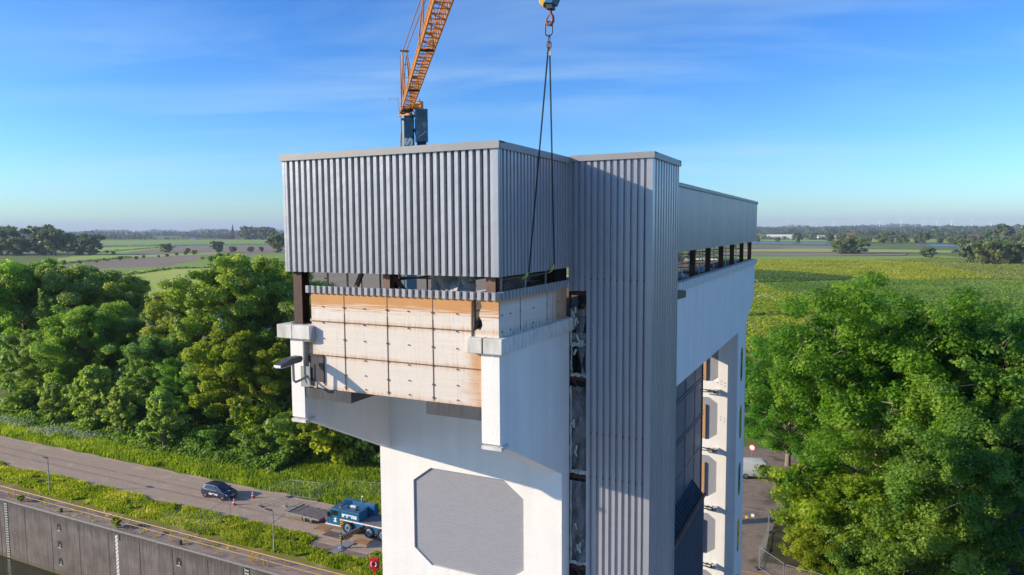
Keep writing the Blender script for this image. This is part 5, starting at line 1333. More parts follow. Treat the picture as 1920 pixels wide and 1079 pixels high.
# right-hand trees
B1 = tree_meshes(51, 24.0, 11.2, 200000, .225, LP, mat('pale_bark', (.30, .25, .20), .9, var=.2, vs=5), base=.12, limbs=38, sub=9, up=.75, clump=.68, shoots=80)
B2 = tree_meshes(52, 22.5, 9.5, 130000, .235, leaf_mat('leaf_poplar_dark', (0.076, 0.186, 0.028), (0.138, 0.270, 0.036), (0.260, 0.390, 0.070), .25, .35), BARK, base=.10, limbs=32, sub=9, up=.65, clump=.74, shoots=40)
Sb = tree_meshes(54, 6.0, 4.6, 26000, .19, LB, BARK, base=.05, limbs=18, sub=7, up=.5, clump=1.1)
B3 = tree_meshes(53, 9.5, 5.6, 26000, .28, LY, BARK, base=.05, limbs=18, sub=8, up=.5, clump=1.0)
GR = 'big trees right of the tower'
tree('poplar_tree', 'huge bright green tree standing right of the tower beside the yard fence', (2.6, 78.5, 0), B1[:2], .5, (.97, .97, .93), GR)
tree('poplar_tree', 'dark green tree at the right edge of the photo behind the huge one', (13.2, 77, 0), B2[:2], 1.5, .98, GR)
tree('poplar_tree', 'smaller green tree filling the lower right corner', (9.5, 67.5, 0), B2[:2], 4.0, .70, GR)
tree('poplar_tree', 'smaller bright tree behind the white van, left of the huge tree', (-7.2, 94, 0), B1[:2], 2.6, .62, GR)
tree('broadleaf_tree', 'yellow green tree top peeking over the right edge trees', (19, 92, 0), A5[:2], 1.0, 1.28, GR)
tree('shrub', 'yellow green bushy shrub under the huge tree next to the mesh fence', (-1.8, 69.5, 0), B3[:2], .3, .78, 'shrubs under the huge tree', 'shrub')
tree('shrub', 'dark shrub under the huge tree at the bottom of the photo', (4.5, 66, 0), Sb[:2], 1.2, 1.0, 'shrubs under the huge tree', 'shrub')
tree('shrub', 'low yellow green bush at the bottom edge right of the yard fence corner', (-2.6, 64.6, 0), B3[:2], 2.3, .42, 'shrubs under the huge tree', 'shrub')
tree('shrub', 'round dark bush at the bottom edge between two yellow green bushes', (.6, 64.2, 0), Sb[:2], 3.1, .62, 'shrubs under the huge tree', 'shrub')
tree('shrub', 'taller yellow green bush at the bottom edge left of the corner tree', (3.2, 68.0, 0), B3[:2], 4.3, .72, 'shrubs under the huge tree', 'shrub')
tree('shrub', 'dark shrub behind the yard fence at the foot of the huge tree', (-4.0, 74, 0), Sb[:2], 2.2, .6, 'shrubs under the huge tree', 'shrub')

# grass blades, brambles and flowers: nobody could count them
def blades(name, n, fx, h, w, m, seed, label=None):
    rg = np.random.default_rng(seed); P = fx(rg, n); n = len(P)
    az = rg.uniform(0, 6.283, n); hh = h*rg.uniform(.5, 1.35, n); ww = w*rg.uniform(.7, 1.3, n)
    d = np.stack([np.cos(az), np.sin(az), np.zeros(n)], 1); ln = np.stack([-np.sin(az), np.cos(az), np.zeros(n)], 1)
    bend = ln*(hh*rg.uniform(-.5, .5, n))[:, None] + np.array([.25, .1, 0])*hh[:, None]*.5
    up_ = np.array([0, 0, 1.])
    V = np.empty((n, 4, 3)); V[:, 0] = P - d*ww[:, None]; V[:, 1] = P + d*ww[:, None]
    V[:, 2] = P + up_*hh[:, None] + bend + d*ww[:, None]*.35; V[:, 3] = P + up_*hh[:, None] + bend - d*ww[:, None]*.35
    me = bpy.data.meshes.new(name); me.vertices.add(n*4); me.vertices.foreach_set('co', V.reshape(-1)); me.loops.add(n*4)
    me.loops.foreach_set('vertex_index', np.arange(n*4, dtype=np.int32)); me.polygons.add(n); me.polygons.foreach_set('loop_start', np.arange(n, dtype=np.int32)*4); me.update(calc_edges=True)
    at = me.attributes.new('tint', 'FLOAT', 'POINT'); at.data.foreach_set('value', np.repeat(np.clip(rg.normal(.45, .2, n) + .7*nz2(P, .22, seed+20.), 0, 1), 4).astype(np.float32))
    me.materials.append(m); o = bpy.data.objects.new(name, me); COL.objects.link(o); o['kind'] = 'stuff'
    return o
def nz2(P, s, seed): return np.array([mnoise.noise(Vector((x*s, y*s*1.6, seed))) for x, y in P[:, :2]])
GM = leaf_mat('grass_yellow_green', (.13,.20,.014), (.25,.33,.018), (.46,.47,.09), .5, .5)  # yellow-green blades, tone mixed by tint and noise
GM2 = leaf_mat('grass_lush', (.11,.20,.014), (.20,.31,.02), (.33,.42,.05), .5, .5)
def fx1(rg, n):
    P = np.stack([rg.uniform(-112, -34.5, n), 47.9 + 4.5*rg.uniform(0, 1, n), np.full(n, .015)], 1)
    e = nz2(P, .5, 3.0); edge = np.minimum(P[:, 1]-47.7, 52.5-P[:, 1])
    k = (edge + e*.9 > .35) & (e + .35*nz2(P, 1.6, 8.0) > -.32)
    k &= ~((P[:, 0] > -46.6) & (P[:, 0] < -39.5) & (P[:, 1] > 50.2))
    return P[k]
blades('grass', 80000, fx1, .27, .045, GM, 1)
def fx2(rg, n):
    P = np.stack([rg.uniform(-122, -40, n), 59.6 + 12*rg.uniform(0, 1, n)**1.2, np.full(n, .015)], 1)
    e = nz2(P, .35, 9.0); lim = np.where(P[:, 0] > -63, 12.0, 4.0)
    k = (P[:, 1]-59.6 + e*.7 > .25) & (P[:, 1]-59.6 + e*1.5 < lim)
    return P[k]
blades('grass', 90000, fx2, .50, .055, GM2, 2)
def fx3(rg, n):
    P = np.stack([rg.uniform(-84, -52, n), 45.3 + 2.5*rg.uniform(0, 1, n), np.full(n, .01)], 1)
    return P[nz2(P, 1.3, 4.0) > .38]
blades('weeds', 9000, fx3, .14, .03, GM, 3)
rg = np.random.default_rng(77); n = 105000
P = np.stack([rg.uniform(-128, -48, n), 62.6 + 20*rg.uniform(0, 1, n), np.zeros(n)], 1)
e = nz2(P, .22, 2.0); e2 = nz2(P, .7, 5.0)
lo = np.where(P[:, 0] > -64, 68.5 + (P[:, 0]+64)*.25, 63.0)
k = (P[:, 1] + e2*1.6 > lo); P = P[k]; e = e[k]; e2 = e2[k]; lo = lo[k]
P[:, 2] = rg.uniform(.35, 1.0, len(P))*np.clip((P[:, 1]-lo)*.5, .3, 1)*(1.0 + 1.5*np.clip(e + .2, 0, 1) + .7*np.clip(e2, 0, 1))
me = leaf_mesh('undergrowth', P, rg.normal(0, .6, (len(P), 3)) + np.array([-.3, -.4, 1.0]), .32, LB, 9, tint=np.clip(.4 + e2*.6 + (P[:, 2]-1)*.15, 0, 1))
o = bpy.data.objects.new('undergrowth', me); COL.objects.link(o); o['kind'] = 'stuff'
n = 4200; P = np.stack([rg.uniform(-126, -97, n), 60.9 + 3.6*rg.uniform(0, 1, n), rg.uniform(.6, 1.25, n)], 1); P = P[nz2(P, .3, 6.0) > -.12]
me = leaf_mesh('wild_flowers', P, rg.normal(0, .35, (len(P), 3)) + np.array([0, -.3, 1.0]), .085, mat('white_umbels', (.62, .64, .58), .8), 10, 1.1)
o = bpy.data.objects.new('wild_flowers', me); COL.objects.link(o); o['kind'] = 'stuff'
# small weeds on the quay
Wd = tree_meshes(61, 1.0, .6, 500, .14, GM2, BARK, base=.05, limbs=8, sub=4, up=.8, clump=1.3)
tree('weed_plant', 'green weed bush growing through the quay under the railing', (-66.9, 45.5, 0), Wd[:2], 0, 1.0, 'weeds on the quay', 'plant')
tree('weed_plant', 'small weed at the ladder gate of the railing on the far left', (-83.1, 45.45, 0), Wd[:2], 1, .7, 'weeds on the quay', 'plant')

# ------------------------------------------------------------------ far country
def fmat(name, a, b_, c, s1=.03, s2=.15, stretch=(1, 1, 1)): return ground_mat(name, a, b_, c, s1, s2, stretch=stretch)
PL = fmat('ploughed_soil', (.31,.245,.165), (.26,.205,.14), (.23,.185,.125), .01, .2)
YG = fmat('ripening_field', (0.481, 0.520, 0.091), (0.403, 0.468, 0.078), (0.364, 0.442, 0.091), .006, .05, (1, .25, 1))
MG = fmat('meadow_field', (0.213, 0.312, 0.050), (0.250, 0.350, 0.062), (0.288, 0.350, 0.088), .008, .05)
DK = fmat('dike_grass', (0.250, 0.362, 0.056), (0.275, 0.375, 0.062), (0.300, 0.375, 0.100), .004, .03)
LGn = fmat('pale_green_field', (0.390, 0.468, 0.104), (0.338, 0.429, 0.091), (0.325, 0.403, 0.104), .006, .04)
rv, n, l, p = nodes_of('river_water'); p.inputs['Base Color'].default_value = (.10, .16, .22, 1); p.inputs['Roughness'].default_value = .35
F = [('meadow', MG, [(-2209, 1482), (-1459, 979), (-546, 316), (-442, 255), (-200, 160), (-100, 200), (-108, 600), (-600, 1300), (-1557, 1850)]),
     ('ploughed_field', PL, [(-585, 353), (-643, 395), (-737, 537), (-748, 658), (-843, 918), (-681, 741), (-671, 590), (-523, 410), (-558, 347)]),
     ('pale_field', LGn, [(-642, 376), (-797, 473), (-874, 600), (-813, 715), (-733, 662), (-737, 537), (-643, 395)]),
     ('ploughed_field', PL, [(-911, 653), (-1179, 950), (-1036, 1068), (-818, 960), (-720, 800), (-787, 711), (-812, 600)]),
     ('ripening_field', YG, [(-444, 316), (-493, 357), (-489, 388), (-456, 420), (-258, 256), (-285, 204)]),
     ('ploughed_field', PL, [(-437, 440), (-263, 540), (-98, 280), (-108, 209), (-135, 197), (-231, 281), (-370, 353)]),
     ('dike', DK, [(-1459, 979), (-1281, 1358), (-1557, 1650), (-2209, 1482)]),
     ('river', rv, [(-1347, 871), (-1242, 1001), (-1114, 1089), (-1063, 1127), (-1127, 1194), (-1349, 1087), (-1472, 952)]),
     ('pale_field', LGn, [(-955, 640), (-1217, 826), (-1179, 950), (-911, 653)]),
     ('river', rv, [(-192, 1420), (-131, 1383), (-8, 1322), (-9, 1476), (-145, 1532), (-214, 1580), (-500, 1700), (-480, 1600)]),
     ('river', rv, [(81, 1251), (157, 1205), (205, 1188), (230, 1334), (175, 1341), (89, 1382)]),
     ('ploughed_field', PL, [(-180, 1054), (-142, 1246), (62, 1168), (-33, 1088), (-82, 1011)]),
     ('ploughed_field', PL, [(-134, 768), (-149, 882), (-39, 905), (49, 921), (45, 845), (-34, 798)]),
     ('pale_field', LGn, [(-142, 911), (-175, 1007), (-33, 1075), (107, 1027), (94, 930), (50, 938)]),
     ('dike', DK, [(-107, 649), (-132, 755), (44, 822), (75, 854), (97, 769), (13, 716)]),
     ('dike', DK, [(-300, 1650), (300, 1420), (420, 1900), (-420, 2300)]),
     ('orchard_ground', fmat('orchard_soil', (.17,.22,.035), (.20,.25,.04), (.20,.21,.06)), [(-120, 105), (160, 105), (230, 420), (190, 640), (60, 720), (-90, 700), (-140, 420)])]
for i, (nm, m_, pts) in enumerate(F): sheet(nm, pts, .02 + .03*i, m_)

# orchards: rows of small trees that read as one mass each
def inside(px, py, poly):
    c = np.zeros(len(px), bool); j = len(poly)-1
    for i in range(len(poly)):
        xi, yi = poly[i]; xj, yj = poly[j]
        c ^= ((yi > py) != (yj > py)) & (px < (xj-xi)*(py-yi)/(yj-yi+1e-12)+xi); j = i
    return c
def orchard(poly, n, m, seed, ang, row=3.6, h=2.6, size=1.0):
    rg = np.random.default_rng(seed); a = np.array(poly); lo, hi = a.min(0), a.max(0)
    x = rg.uniform(lo[0], hi[0], n*3); y = rg.uniform(lo[1], hi[1], n*3)
    ca, sa = math.cos(ang), math.sin(ang); v_ = -x*sa + y*ca; u_ = x*ca + y*sa
    v2 = np.round(v_/row)*row + rg.normal(0, row*.15, n*3); x, y = u_*ca - v2*sa, u_*sa + v2*ca
    k = inside(x, y, poly); x, y = x[k][:n], y[k][:n]
    z = h*.75*rg.uniform(.3, 1.0, len(x))
    P = np.stack([x, y, z], 1); tn = np.clip(.5 + .7*nz2(P, .02, seed) + (z/h-.6)*.3, 0, 1)
    me = leaf_mesh('orchard', P, rg.normal(0, .32, (len(x), 3)) + np.array([-.2, -.2, 1]), size, m, seed, 1.3, tint=tn)
    o = bpy.data.objects.new('orchard', me); COL.objects.link(o); o['kind'] = 'stuff'
OY = leaf_mat('orchard_yellow_green', (0.275, 0.363, 0.020), (0.352, 0.429, 0.024), (0.418, 0.473, 0.044), .03, .4)
OG = leaf_mat('orchard_green', (0.172, 0.276, 0.032), (0.218, 0.333, 0.039), (0.287, 0.391, 0.057), .03, .4)
OD = leaf_mat('orchard_dark', (.085,.16,.02), (.12,.20,.026), (.16,.24,.035), .03, .4)
OO = leaf_mat('orchard_dull', (0.218, 0.299, 0.052), (0.276, 0.345, 0.063), (0.333, 0.391, 0.092), .03, .4)
orchard([(-100, 500), (-110, 665), (13, 694), (50, 657), (70, 493), (70, 474), (25, 447), (-13, 460)], 60000, OY, 1, .55, size=.95, h=1.9)
orchard([(13, 705), (67, 769), (135, 605), (110, 450), (71, 472), (50, 657)], 34000, OO, 2, .55, size=.95, h=1.9)
orchard([(-90, 400), (-110, 530), (-33, 490), (-2, 455), (-7, 431), (-38, 398)], 24000, OD, 3, .4, size=.85, h=2.4)
orchard([(-45, 389), (-7, 426), (38, 452), (110, 455), (74, 238), (13, 225), (-29, 343)], 60000, OG, 4, .45, size=.8, h=2.0)
orchard([(-36, 246), (-90, 400), (-42, 378), (-32, 343), (-5, 306), (-12, 260)], 30000, OY, 5, .9, size=.65, h=2.0)
orchard([(-40, 165), (-70, 250), (-35, 241), (-8, 252), (10, 187)], 20000, OY, 6, .3, size=.6, h=2.0)
orchard([(12, 222), (74, 236), (60, 130), (0, 130)], 20000, OG, 7, .5, size=.6, h=2.0)

# far trees: prototypes of a few kinds, copied one by one
LF1 = leaf_mat('far_leaf_green', (.10,.15,.05), (.15,.21,.07), (.21,.27,.10), .2, .2)
LF2 = leaf_mat('far_leaf_grey', (.10,.145,.07), (.145,.20,.095), (.20,.255,.13), .2, .2)
FT = [tree_meshes(71, 12, 6.2, 3200, .85, LF1, BARK, base=.08, limbs=14, sub=6, clump=1.15), tree_meshes(72, 13, 5.6, 3200, .85, LF2, BARK, base=.08, limbs=14, sub=6, clump=1.2), tree_meshes(73, 9, 6.4, 3400, .8, LW, BARK, base=.05, limbs=14, sub=6, clump=1.2)]
def fartree(kind, x, y, s, rz, label, group, name='far_tree', cat='tree'): return tree(name, label, (x, y, 0), FT[kind][:2], rz, s, group, cat)
rnd = random.Random(8)
for i, (x, y, s, k) in enumerate(((-1010, 520, 2.6, 1), (-985, 535, 2.9, 0), (-960, 540, 2.4, 2), (-942, 560, 3.1, 1), (-915, 560, 2.8, 0), (-893, 575, 2.5, 2), (-868, 575, 2.2, 1), (-1035, 560, 3.2, 0), (-1060, 520, 3.0, 1))):
    fartree(k, x, y, s, i*1.1, 'grey green tree of the dense clump beyond the fields on the far left', 'clump of trees on the far left')
for (x, y, s, k, lab, nm) in ((-872, 687, 1.25, 2, 'wide grey green bush island on the ploughed field beyond the pale meadow', 'far_shrub'),
    (-820, 679, 0.54, 0, 'dark low bush right of the wide bush on the ploughed field', 'far_shrub'),
    (-787, 700, 1.29, 1, 'round tree standing alone on the ploughed field left of the church', 'far_tree'),
    (-765, 706, 0.73, 0, 'dark bush just right of the round lone tree on the field', 'far_shrub'),
    (-749, 722, 0.67, 0, 'dark bush below the tall tree pair right of the church', 'far_shrub'),
    (-751, 744, 0.57, 1, 'small dark bush nearest the tall tree cut by the cladding', 'far_shrub'),
    (-702, 724, 2.21, 1, 'tall grey green tree cut by the left edge of the cladding', 'far_tree'),
        (-865, 603, 0.34, 0, 'tiny dark bush at the left end of the river meadow', 'far_shrub'),
    (-916, 629, 0.36, 0, 'tiny dark bush beside the clump of trees on the far left', 'far_shrub')):
    fartree(k, x, y, s, rnd.uniform(0, 6), lab, 'trees and bushes on the left fields', nm, 'tree' if nm == 'far_tree' else 'shrub')
tree('broadleaf_tree', 'bright round tree crown just above the acacias', (-288, 260, 0), A2[:2], 2.0, .90, 'trees and bushes on the left fields')
for i in range(12):
    f = i/11; fartree(i % 3, -640-120*f + rnd.uniform(-4, 4), 398+240*f, rnd.uniform(.18, .6), i, 'small bush in the hedge row between the pale field and the ploughed field', 'hedge row bushes on the left fields', 'far_shrub', 'shrub')
def hedge(p0, p1, h, w, label, seed):
    rg = np.random.default_rng(seed); Ln = math.hypot(p1[0]-p0[0], p1[1]-p0[1]); n = int(Ln*9); f = rg.uniform(0, 1, n)
    g = np.array([mnoise.noise(Vector((q*Ln/14.0, seed, 0))) for q in f]); hh = h*(.55 + .9*np.clip(g + .3, 0, 1))
    P = np.stack([p0[0] + (p1[0]-p0[0])*f + rg.normal(0, w, n), p0[1] + (p1[1]-p0[1])*f + rg.normal(0, w, n), hh*rg.uniform(.1, 1, n)], 1)
    me = leaf_mesh('hedge', P, rg.normal(0, .6, (n, 3)) + np.array([0, 0, .6]), 1.0, LB, seed)
    o = bpy.data.objects.new('hedge', me); COL.objects.link(o); tag(o, label, 'hedge', 'field hedges on the left')
hedge((-640, 376), (-740, 537), 2.2, .8, 'ragged hedge along the near edge of the long ploughed strip', 1)
hedge((-444, 314), (-486, 386), 1.8, .7, 'dark hedge along the top of the pale yellow field', 2)
hedge((-486, 388), (-455, 418), 1.6, .7, 'short dark hedge at the right end of the pale yellow field', 3)
hedge((-955, 640), (-1180, 950), 2.0, 1.2, 'hedge between the river meadow and the far ploughed field', 4)
hedge((-1350, 870), (-1065, 1128), 2.5, 2.0, 'reedy hedge along the near bank of the river on the left', 5)
# right: bushes by the river, willows
for (x, y, s, k, lab, nm) in ((-3, 880, 2.0, 2, 'wide pale willow bush on the brown field right of the tower', 'far_shrub'), (-16, 870, 1.6, 2, 'lower part of the willow bush thicket on the brown field', 'far_shrub'), (-24, 1000, .95, 0, 'single small round tree on the brown field above the willow bush', 'far_tree'), (58, 760, .95, 0, 'dark round tree at the edge of the yellow orchard', 'far_tree'), (62, 840, .8, 2, 'small tree behind the dark round tree at the orchard edge', 'far_tree'), (-108, 1500, 1.6, 1, 'round dark tree on the river bank right of the tower', 'far_tree'), (-150, 1560, .8, 0, 'first small bush on the bank beyond the river', 'far_shrub'), (-185, 1530, .7, 0, 'second small bush on the bank beyond the river', 'far_shrub'), (-160, 1050, 2.0, 1, 'dark tree half hidden by the right edge of the cladding', 'far_tree')):
    fartree(k, x, y, s, rnd.uniform(0, 6), lab, 'trees and bushes on the right fields', nm, 'tree' if nm == 'far_tree' else 'shrub')
for i in range(9):
    fartree(2 if i % 4 else 1, 78 + i*12 + rnd.uniform(-3, 3), 690 + rnd.uniform(-45, 45) - i*5, 1.35 + rnd.uniform(0, .75) + .1*(i > 5), i*1.3, 'pale green willow of the copse at the right edge of the orchards', 'willow copse right of the orchards', 'willow_tree')
for i in range(26):
    f = i/25; fartree(i % 3, -60 + 300*f + rnd.uniform(-9, 9), 1540 - 170*f + rnd.uniform(-50, 60), rnd.uniform(.7, 1.9), i*.7, 'bush of the broken thicket along the far river bank on the right', 'bushes along the river on the right', 'far_shrub', 'shrub')
for i in range(7):
    fartree(1 if i % 2 else 0, 200 + i*22 + rnd.uniform(-6, 6), 1420 + rnd.uniform(-40, 60), rnd.uniform(1.9, 3.0), i*.9, 'tall grey green tree of the grove by the white house on the far right', 'grove on the far right')
for i, (x, y, s) in enumerate([(-1757, 1671, 3.12), (-1740, 1673, 3.52), (-1717, 1675, 3.37), (-1688, 1678, 3.22), (-1672, 1679, 3.48), (-1656, 1681, 3.07)]):
    fartree(i % 2, x, y, s, i, 'tall dark tree of the pair of clumps right of the church', 'tall trees right of the church')

# far-off woods: bands of crowns that read as one mass
def wood(name, a, b_, n, hmin, hmax, depth, m, seed, cards=34, size=.62):
    rg = np.random.default_rng(seed); A, Bv = np.array(a, float), np.array(b_, float); d = Bv - A; nn = np.array([-d[1], d[0]])/np.hypot(*d)
    f = rg.uniform(0, 1, n); dd = rg.uniform(0, 1, n)
    gate_ = np.array([mnoise.noise(Vector((q*np.hypot(*d)/260.0, seed*1.7, 0))) for q in f])
    keep = gate_ > -.30; f, dd, gate_ = f[keep], dd[keep], gate_[keep]; n = len(f)
    c = A + d*f[:, None] + nn*(dd*depth)[:, None]; H = (hmin + (hmax-hmin)*rg.uniform(0, 1, n)**1.5)*(.75 + .5*np.clip(gate_+.2, 0, 1)); rr = H*rg.uniform(.34, .6, n)
    k = np.repeat(np.arange(n), cards); D = rg.normal(size=(len(k), 3)); D /= np.linalg.norm(D, axis=1, keepdims=True)
    P = np.stack([c[k, 0] + D[:, 0]*rr[k], c[k, 1] + D[:, 1]*rr[k], H[k]*.52 + D[:, 2]*H[k]*.48], 1)
    t = rg.uniform(.1, .8, n)[k]
    me = leaf_mesh(name, P, D + rg.normal(0, .3, D.shape) + np.array([0, 0, .3]), 1.0, m, seed, 1.2, tint=t)
    sz = np.repeat((rr[k]*size*1.0)[:, None], 4, axis=0)
    co = np.empty(len(P)*12); me.vertices.foreach_get('co', co); co = co.reshape(-1, 4, 3); co = P[:, None, :] + (co - P[:, None, :])*sz.reshape(-1, 4, 1); me.vertices.foreach_set('co', co.reshape(-1)); me.update()
    o = bpy.data.objects.new(name, me); COL.objects.link(o); o['kind'] = 'stuff'
WOODM = leaf_mat('far_wood', (.045,.085,.032), (.07,.115,.042), (.11,.155,.06), .004, .2)
wood('far_wood', (-2900, 1500), (-1250, 2500), 620, 10, 24, 160, WOODM, 1)
wood('far_wood', (-2500, 1650), (-1500, 1900), 110, 7, 14, 60, WOODM, 2)
wood('far_wood', (-4200, 2200), (-1500, 4200), 900, 20, 38, 300, WOODM, 3)
wood('far_wood', (-8200, 4200), (-3000, 8200), 1000, 32, 52, 700, WOODM, 4)
wood('far_wood', (-480, 2300), (480, 2050), 380, 8, 18, 110, WOODM, 5)
wood('far_wood', (-700, 3350), (900, 2950), 700, 14, 32, 260, WOODM, 6)
wood('far_wood', (-900, 4600), (1500, 4300), 900, 22, 42, 400, WOODM, 7)
wood('far_wood', (-1600, 8000), (3000, 7800), 1000, 32, 54, 900, WOODM, 8)
wood('far_wood', (-240, 1830), (-60, 1790), 60, 5, 10, 60, WOODM, 9)
wood('far_wood', (60, 2000), (420, 1720), 120, 6, 13, 80, WOODM, 10)

# wind turbines on the horizon
tmat = mat('turbine_white', (.80, .80, .80), .5, var=.02)
tw0 = MB(); tw0.lathe([(3.6, 0), (3.0, 45), (2.3, 106)], n=10)
hubm = MB(); hubm.box(-1.9, 1.9, -5, 5, 106, 110); hubm.lathe([(.5, -6.5), (2.2, -5), (2.2, -3)], (0, 0, 108), 'y', 10)
rotm = MB()
for k in range(3):
    a = 2*math.pi*k/3 + .35; d = Vector((math.sin(a), 0, math.cos(a))); s = Vector((math.cos(a), 0, -math.sin(a)))
    for t0, t1, w0, w1 in ((0, .2, 2.0, 4.2), (.2, 1, 4.2, 1.2)):
        p0, p1 = Vector((0, -5.6, 108)) + d*52*t0, Vector((0, -5.6, 108)) + d*52*t1
        rotm.add([p0-s*w0*.5, p0+s*w0*.5, p1+s*w1*.5, p1-s*w1*.5, p0-s*w0*.5+Vector((0,.5,0)), p0+s*w0*.5+Vector((0,.5,0)), p1+s*w1*.5+Vector((0,.5,0)), p1-s*w1*.5+Vector((0,.5,0))], [(0,1,2,3),(7,6,5,4),(0,4,5,1),(1,5,6,2),(2,6,7,3),(3,7,4,0)])
first = None
ORD = ['first', 'second', 'third', 'fourth', 'fifth', 'sixth', 'seventh', 'eighth', 'ninth', 'tenth', 'last']
for i, x in enumerate((-758, -511, -260, -5, 211, 412, 632, 763, 906, 1083, 1250)):
    lab = 'white wind turbine on the horizon, %s from the left of the long row' % ORD[i] if i < 10 else 'white wind turbine on the horizon at the right end of the long row'
    if first is None:
        first = thing('wind_turbine', lab, 'wind turbine', (x*.72, 6480, 0), .1, 'wind turbines on the horizon'); first.scale = (.72,)*3
        tw0.build('tower', tmat, first, smooth=True); hubm.build('nacelle', tmat, first); rotm.build('rotor', tmat, first)
        t = first
    else:
        t = copy_tree(first); t.location = (x*.72, 6480 + rnd.uniform(-150, 150), 0); t['label'] = lab
    for c in KIDS(t):
        if c.name.startswith('rotor'):
            a = rnd.uniform(0, 2.1); c.matrix_parent_inverse = Matrix.Identity(4); c.rotation_euler = (0, a, 0)
            c.location = Vector((0, 0, 108)) - Matrix.Rotation(a, 3, 'Y') @ Vector((0, 0, 108))

# church and houses far off
fb = mat('far_brick', (.16, .085, .065), .9); fs_ = mat('far_slate', (.07, .07, .08), .8); fr = mat('far_red_roof', (.24, .085, .05), .85); fw = mat('far_white_wall', (.75, .74, .72), .8)
t = thing('church', 'distant brick church with a thin pointed spire among the trees', 'church', (-1984, 1834, 0), .5)
b = MB(); b.box(-4, 4, -4, 4, 0, 26); b.build('tower', fb, t)
b = MB(); b.add([(-4, -4, 26), (4, -4, 26), (4, 4, 26), (-4, 4, 26), (0, 0, 54)], [(0,1,4), (1,2,4), (2,3,4), (3,0,4)]); b.build('spire', fs_, t)
b = MB(); b.box(-36, -4, -8, 8, 0, 11); b.build('nave', fb, t)
b = MB(); b.prism([(-8.6, 10.8), (8.6, 10.8), (0, 20)], 'x', -36.5, -4); b.build('roof', fs_, t)
def house(x, y, w, d, h, rh, wall, roof, rot, label, name='house'):
    t = thing(name, label, 'house' if name == 'house' else 'barn', (x, y, 0), rot)
    b = MB(); b.box(-w/2, w/2, -d/2, d/2, 0, h); wl = b.build('wall', wall, t)
    b = MB(); b.prism([(-d/2-.5, h), (d/2+.5, h), (0, h+rh)], 'x', -w/2-.5, w/2+.5); b.build('roof', roof, t)
    b = MB()
    for k in range(max(2, int(w/5))): xx = -w/2 + w*(k+.5)/max(2, int(w/5)); b.box(xx-.7, xx+.7, -d/2-.06, -d/2, h*.35, h*.8)
    b.build('window', M['glass_d'], wl)
    return t
house(-1975, 1660, 20, 14, 8, 6, fw, fs_, .5, 'white far-off farmhouse left of the church')
house(-180, 2010, 80, 22, 6, 5, fw, fw, .1, 'long white-roofed barn at the foot of the woods right of the tower', 'barn')
house(-255, 2030, 24, 14, 8, 6, fb, fr, .1, 'red roofed farmhouse left of the long white barn')
house(-70, 1990, 50, 20, 6, 4, fw, mat('far_grey_roof', (.4, .4, .42), .7), .2, 'grey roofed barn right of the long white barn', 'barn')
house(-22, 1980, 26, 14, 8, 7, fb, fr, .1, 'red roofed far-off house in the middle of the right background')
house(12, 1960, 30, 16, 5, 6, fb, fs_, .3, 'dark roofed far-off barn beside the red roofed house', 'barn')
house(225, 1840, 18, 12, 6, 6, fw, fr, .2, 'white gabled far-off house in front of the grove on the far right')

# sprinkler sprays over the orchards
sp, n, l, p = nodes_of('water_spray'); p.inputs['Base Color'].default_value = (.85, .88, .9, 1); p.inputs['Alpha'].default_value = .30; p.inputs['Roughness'].default_value = .6
SPW = ['the near yellow orchard left of the huge tree', 'the dark green orchard strip by the tower', 'the bright orchard centre', 'the orchard behind the tree top', 'the dull orchard on the right', 'the right edge of the orchards', 'the far bright orchard', 'the orchard beside the tower wall', 'the orchard near the willow copse', 'the orchard row end by the dark strip']
for i, (x, y, h) in enumerate(((-36, 290, 5), (-48, 370, 5), (0, 520, 6), (20, 480, 6), (48, 380, 6), (64, 300, 5), (-14, 600, 6), (-26, 205, 4), (55, 560, 6), (-22, 330, 5))):
    t = thing('sprinkler', 'faint white arc of irrigation spray over ' + SPW[i], 'sprinkler', (x, y, 0), rnd.uniform(0, 6), 'irrigation sprinklers in the orchards')
    b = MB(); b.tube((0, 0, 0), (0, 0, 2.6), .03); b.build('riser', M['galv'], t)
    b = MB()
    for sg in (-1, 1):
        for k in range(90):
            f = rnd.random(); xx = sg*9*f; zz = 2.6 + h*.55*4*f*(1-f)*.6 - 1.2*f*f + rnd.gauss(0, .10+.5*f); r_ = rnd.uniform(.05, .16)
            yy = rnd.gauss(0, .15+.5*f); b.add([(xx-r_, yy, zz), (xx, yy+r_*.3, zz-r_), (xx+r_, yy, zz), (xx, yy-r_*.3, zz+r_)], [(0,1,2,3)])
    b.build('spray', sp, t, recalc=False)['kind'] = 'stuff'

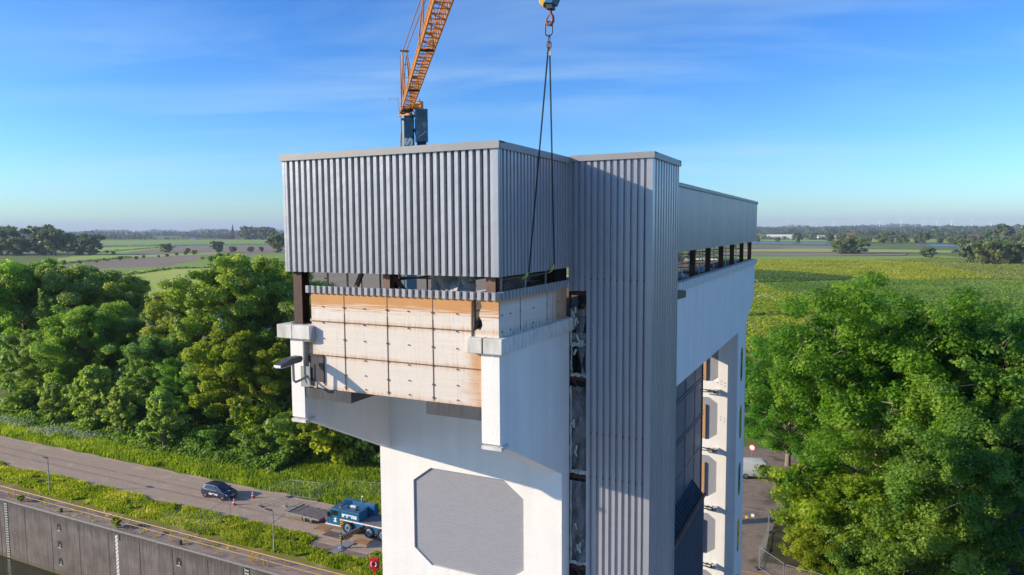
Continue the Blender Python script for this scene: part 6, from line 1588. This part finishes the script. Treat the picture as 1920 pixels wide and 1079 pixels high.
# white van and road sign half hidden by the huge tree
t = thing('parked_van', 'white van half hidden under the left branches of the huge tree', 'van', (-10.2, 88.2, .012), R(20))
b = MB(); loft(b, [csec(-2.4, .85, .4, 1.95, 1.2), csec(-2.3, .95, .3, 2.1, 1.2), csec(.6, .96, .3, 2.08, 1.2), csec(1.0, .95, .3, 1.95, 1.15), csec(1.75, .92, .3, 1.15, .95), csec(2.4, .85, .32, .95, .8), csec(2.5, .7, .4, .75, .6)]); b.build('body', M['whitep'], t, smooth=True)
b = MB(); quad(b, [(1.05, -.78, 1.90), (1.05, .78, 1.90), (1.72, .84, 1.2), (1.72, -.84, 1.2)], .03)
for sg in (-1, 1): quad(b, [(.1, sg*.965, 1.25), (1.2, sg*.955, 1.25), (.95, sg*.93, 1.75), (.1, sg*.95, 1.8)], .02)
b.build('window', M['glass_d'], t)
for sx in (-1.5, 1.6):
    for sg in (-1, 1): wheel(t, sx, sg*.86, .34, .34, .22, sg, M['galv_dull'], .4)
b = MB(); b.box(2.46, 2.54, -.26, .26, .5, .62); b.build('number_plate', M['plate'], t)
t = thing('road_sign', 'round red and white road sign between the tower and the huge tree', 'road sign', (-11.0, 90, 0), R(-10))
b = MB(); b.tube((0, 0, 0), (0, 0, 3.4), .04); b.build('post', M['galv'], t)
b = MB(); b.lathe([(.001, -.03), (.42, -.03), (.42, -.05), (.001, -.05)], (0, 0, 3.0), 'y', 24); sg_ = b.build('disc', M['red'], t)
b = MB(); b.lathe([(.001, -.05), (.30, -.05), (.30, -.058), (.001, -.058)], (0, 0, 3.0), 'y', 24); b.build('disc_face', M['whitep'], sg_)

# ------------------------------------------------------------------ haze
HAZE = True
if HAZE:
    b = MB(); b.box(-15500, 15500, -15500, 15500, -9, 175)
    hm = bpy.data.materials.new('air_haze'); hm.use_nodes = True; t = hm.node_tree; t.nodes.remove(t.nodes['Principled BSDF'])
    pv = t.nodes.new('ShaderNodeVolumePrincipled'); pv.inputs['Color'].default_value = (.68, .79, 1.0, 1); pv.inputs['Density'].default_value = 8.5e-5; pv.inputs['Anisotropy'].default_value = .0
    t.links.new(pv.outputs[0], t.nodes['Material Output'].inputs['Volume'])
    o = b.build('haze', hm); o['kind'] = 'stuff'
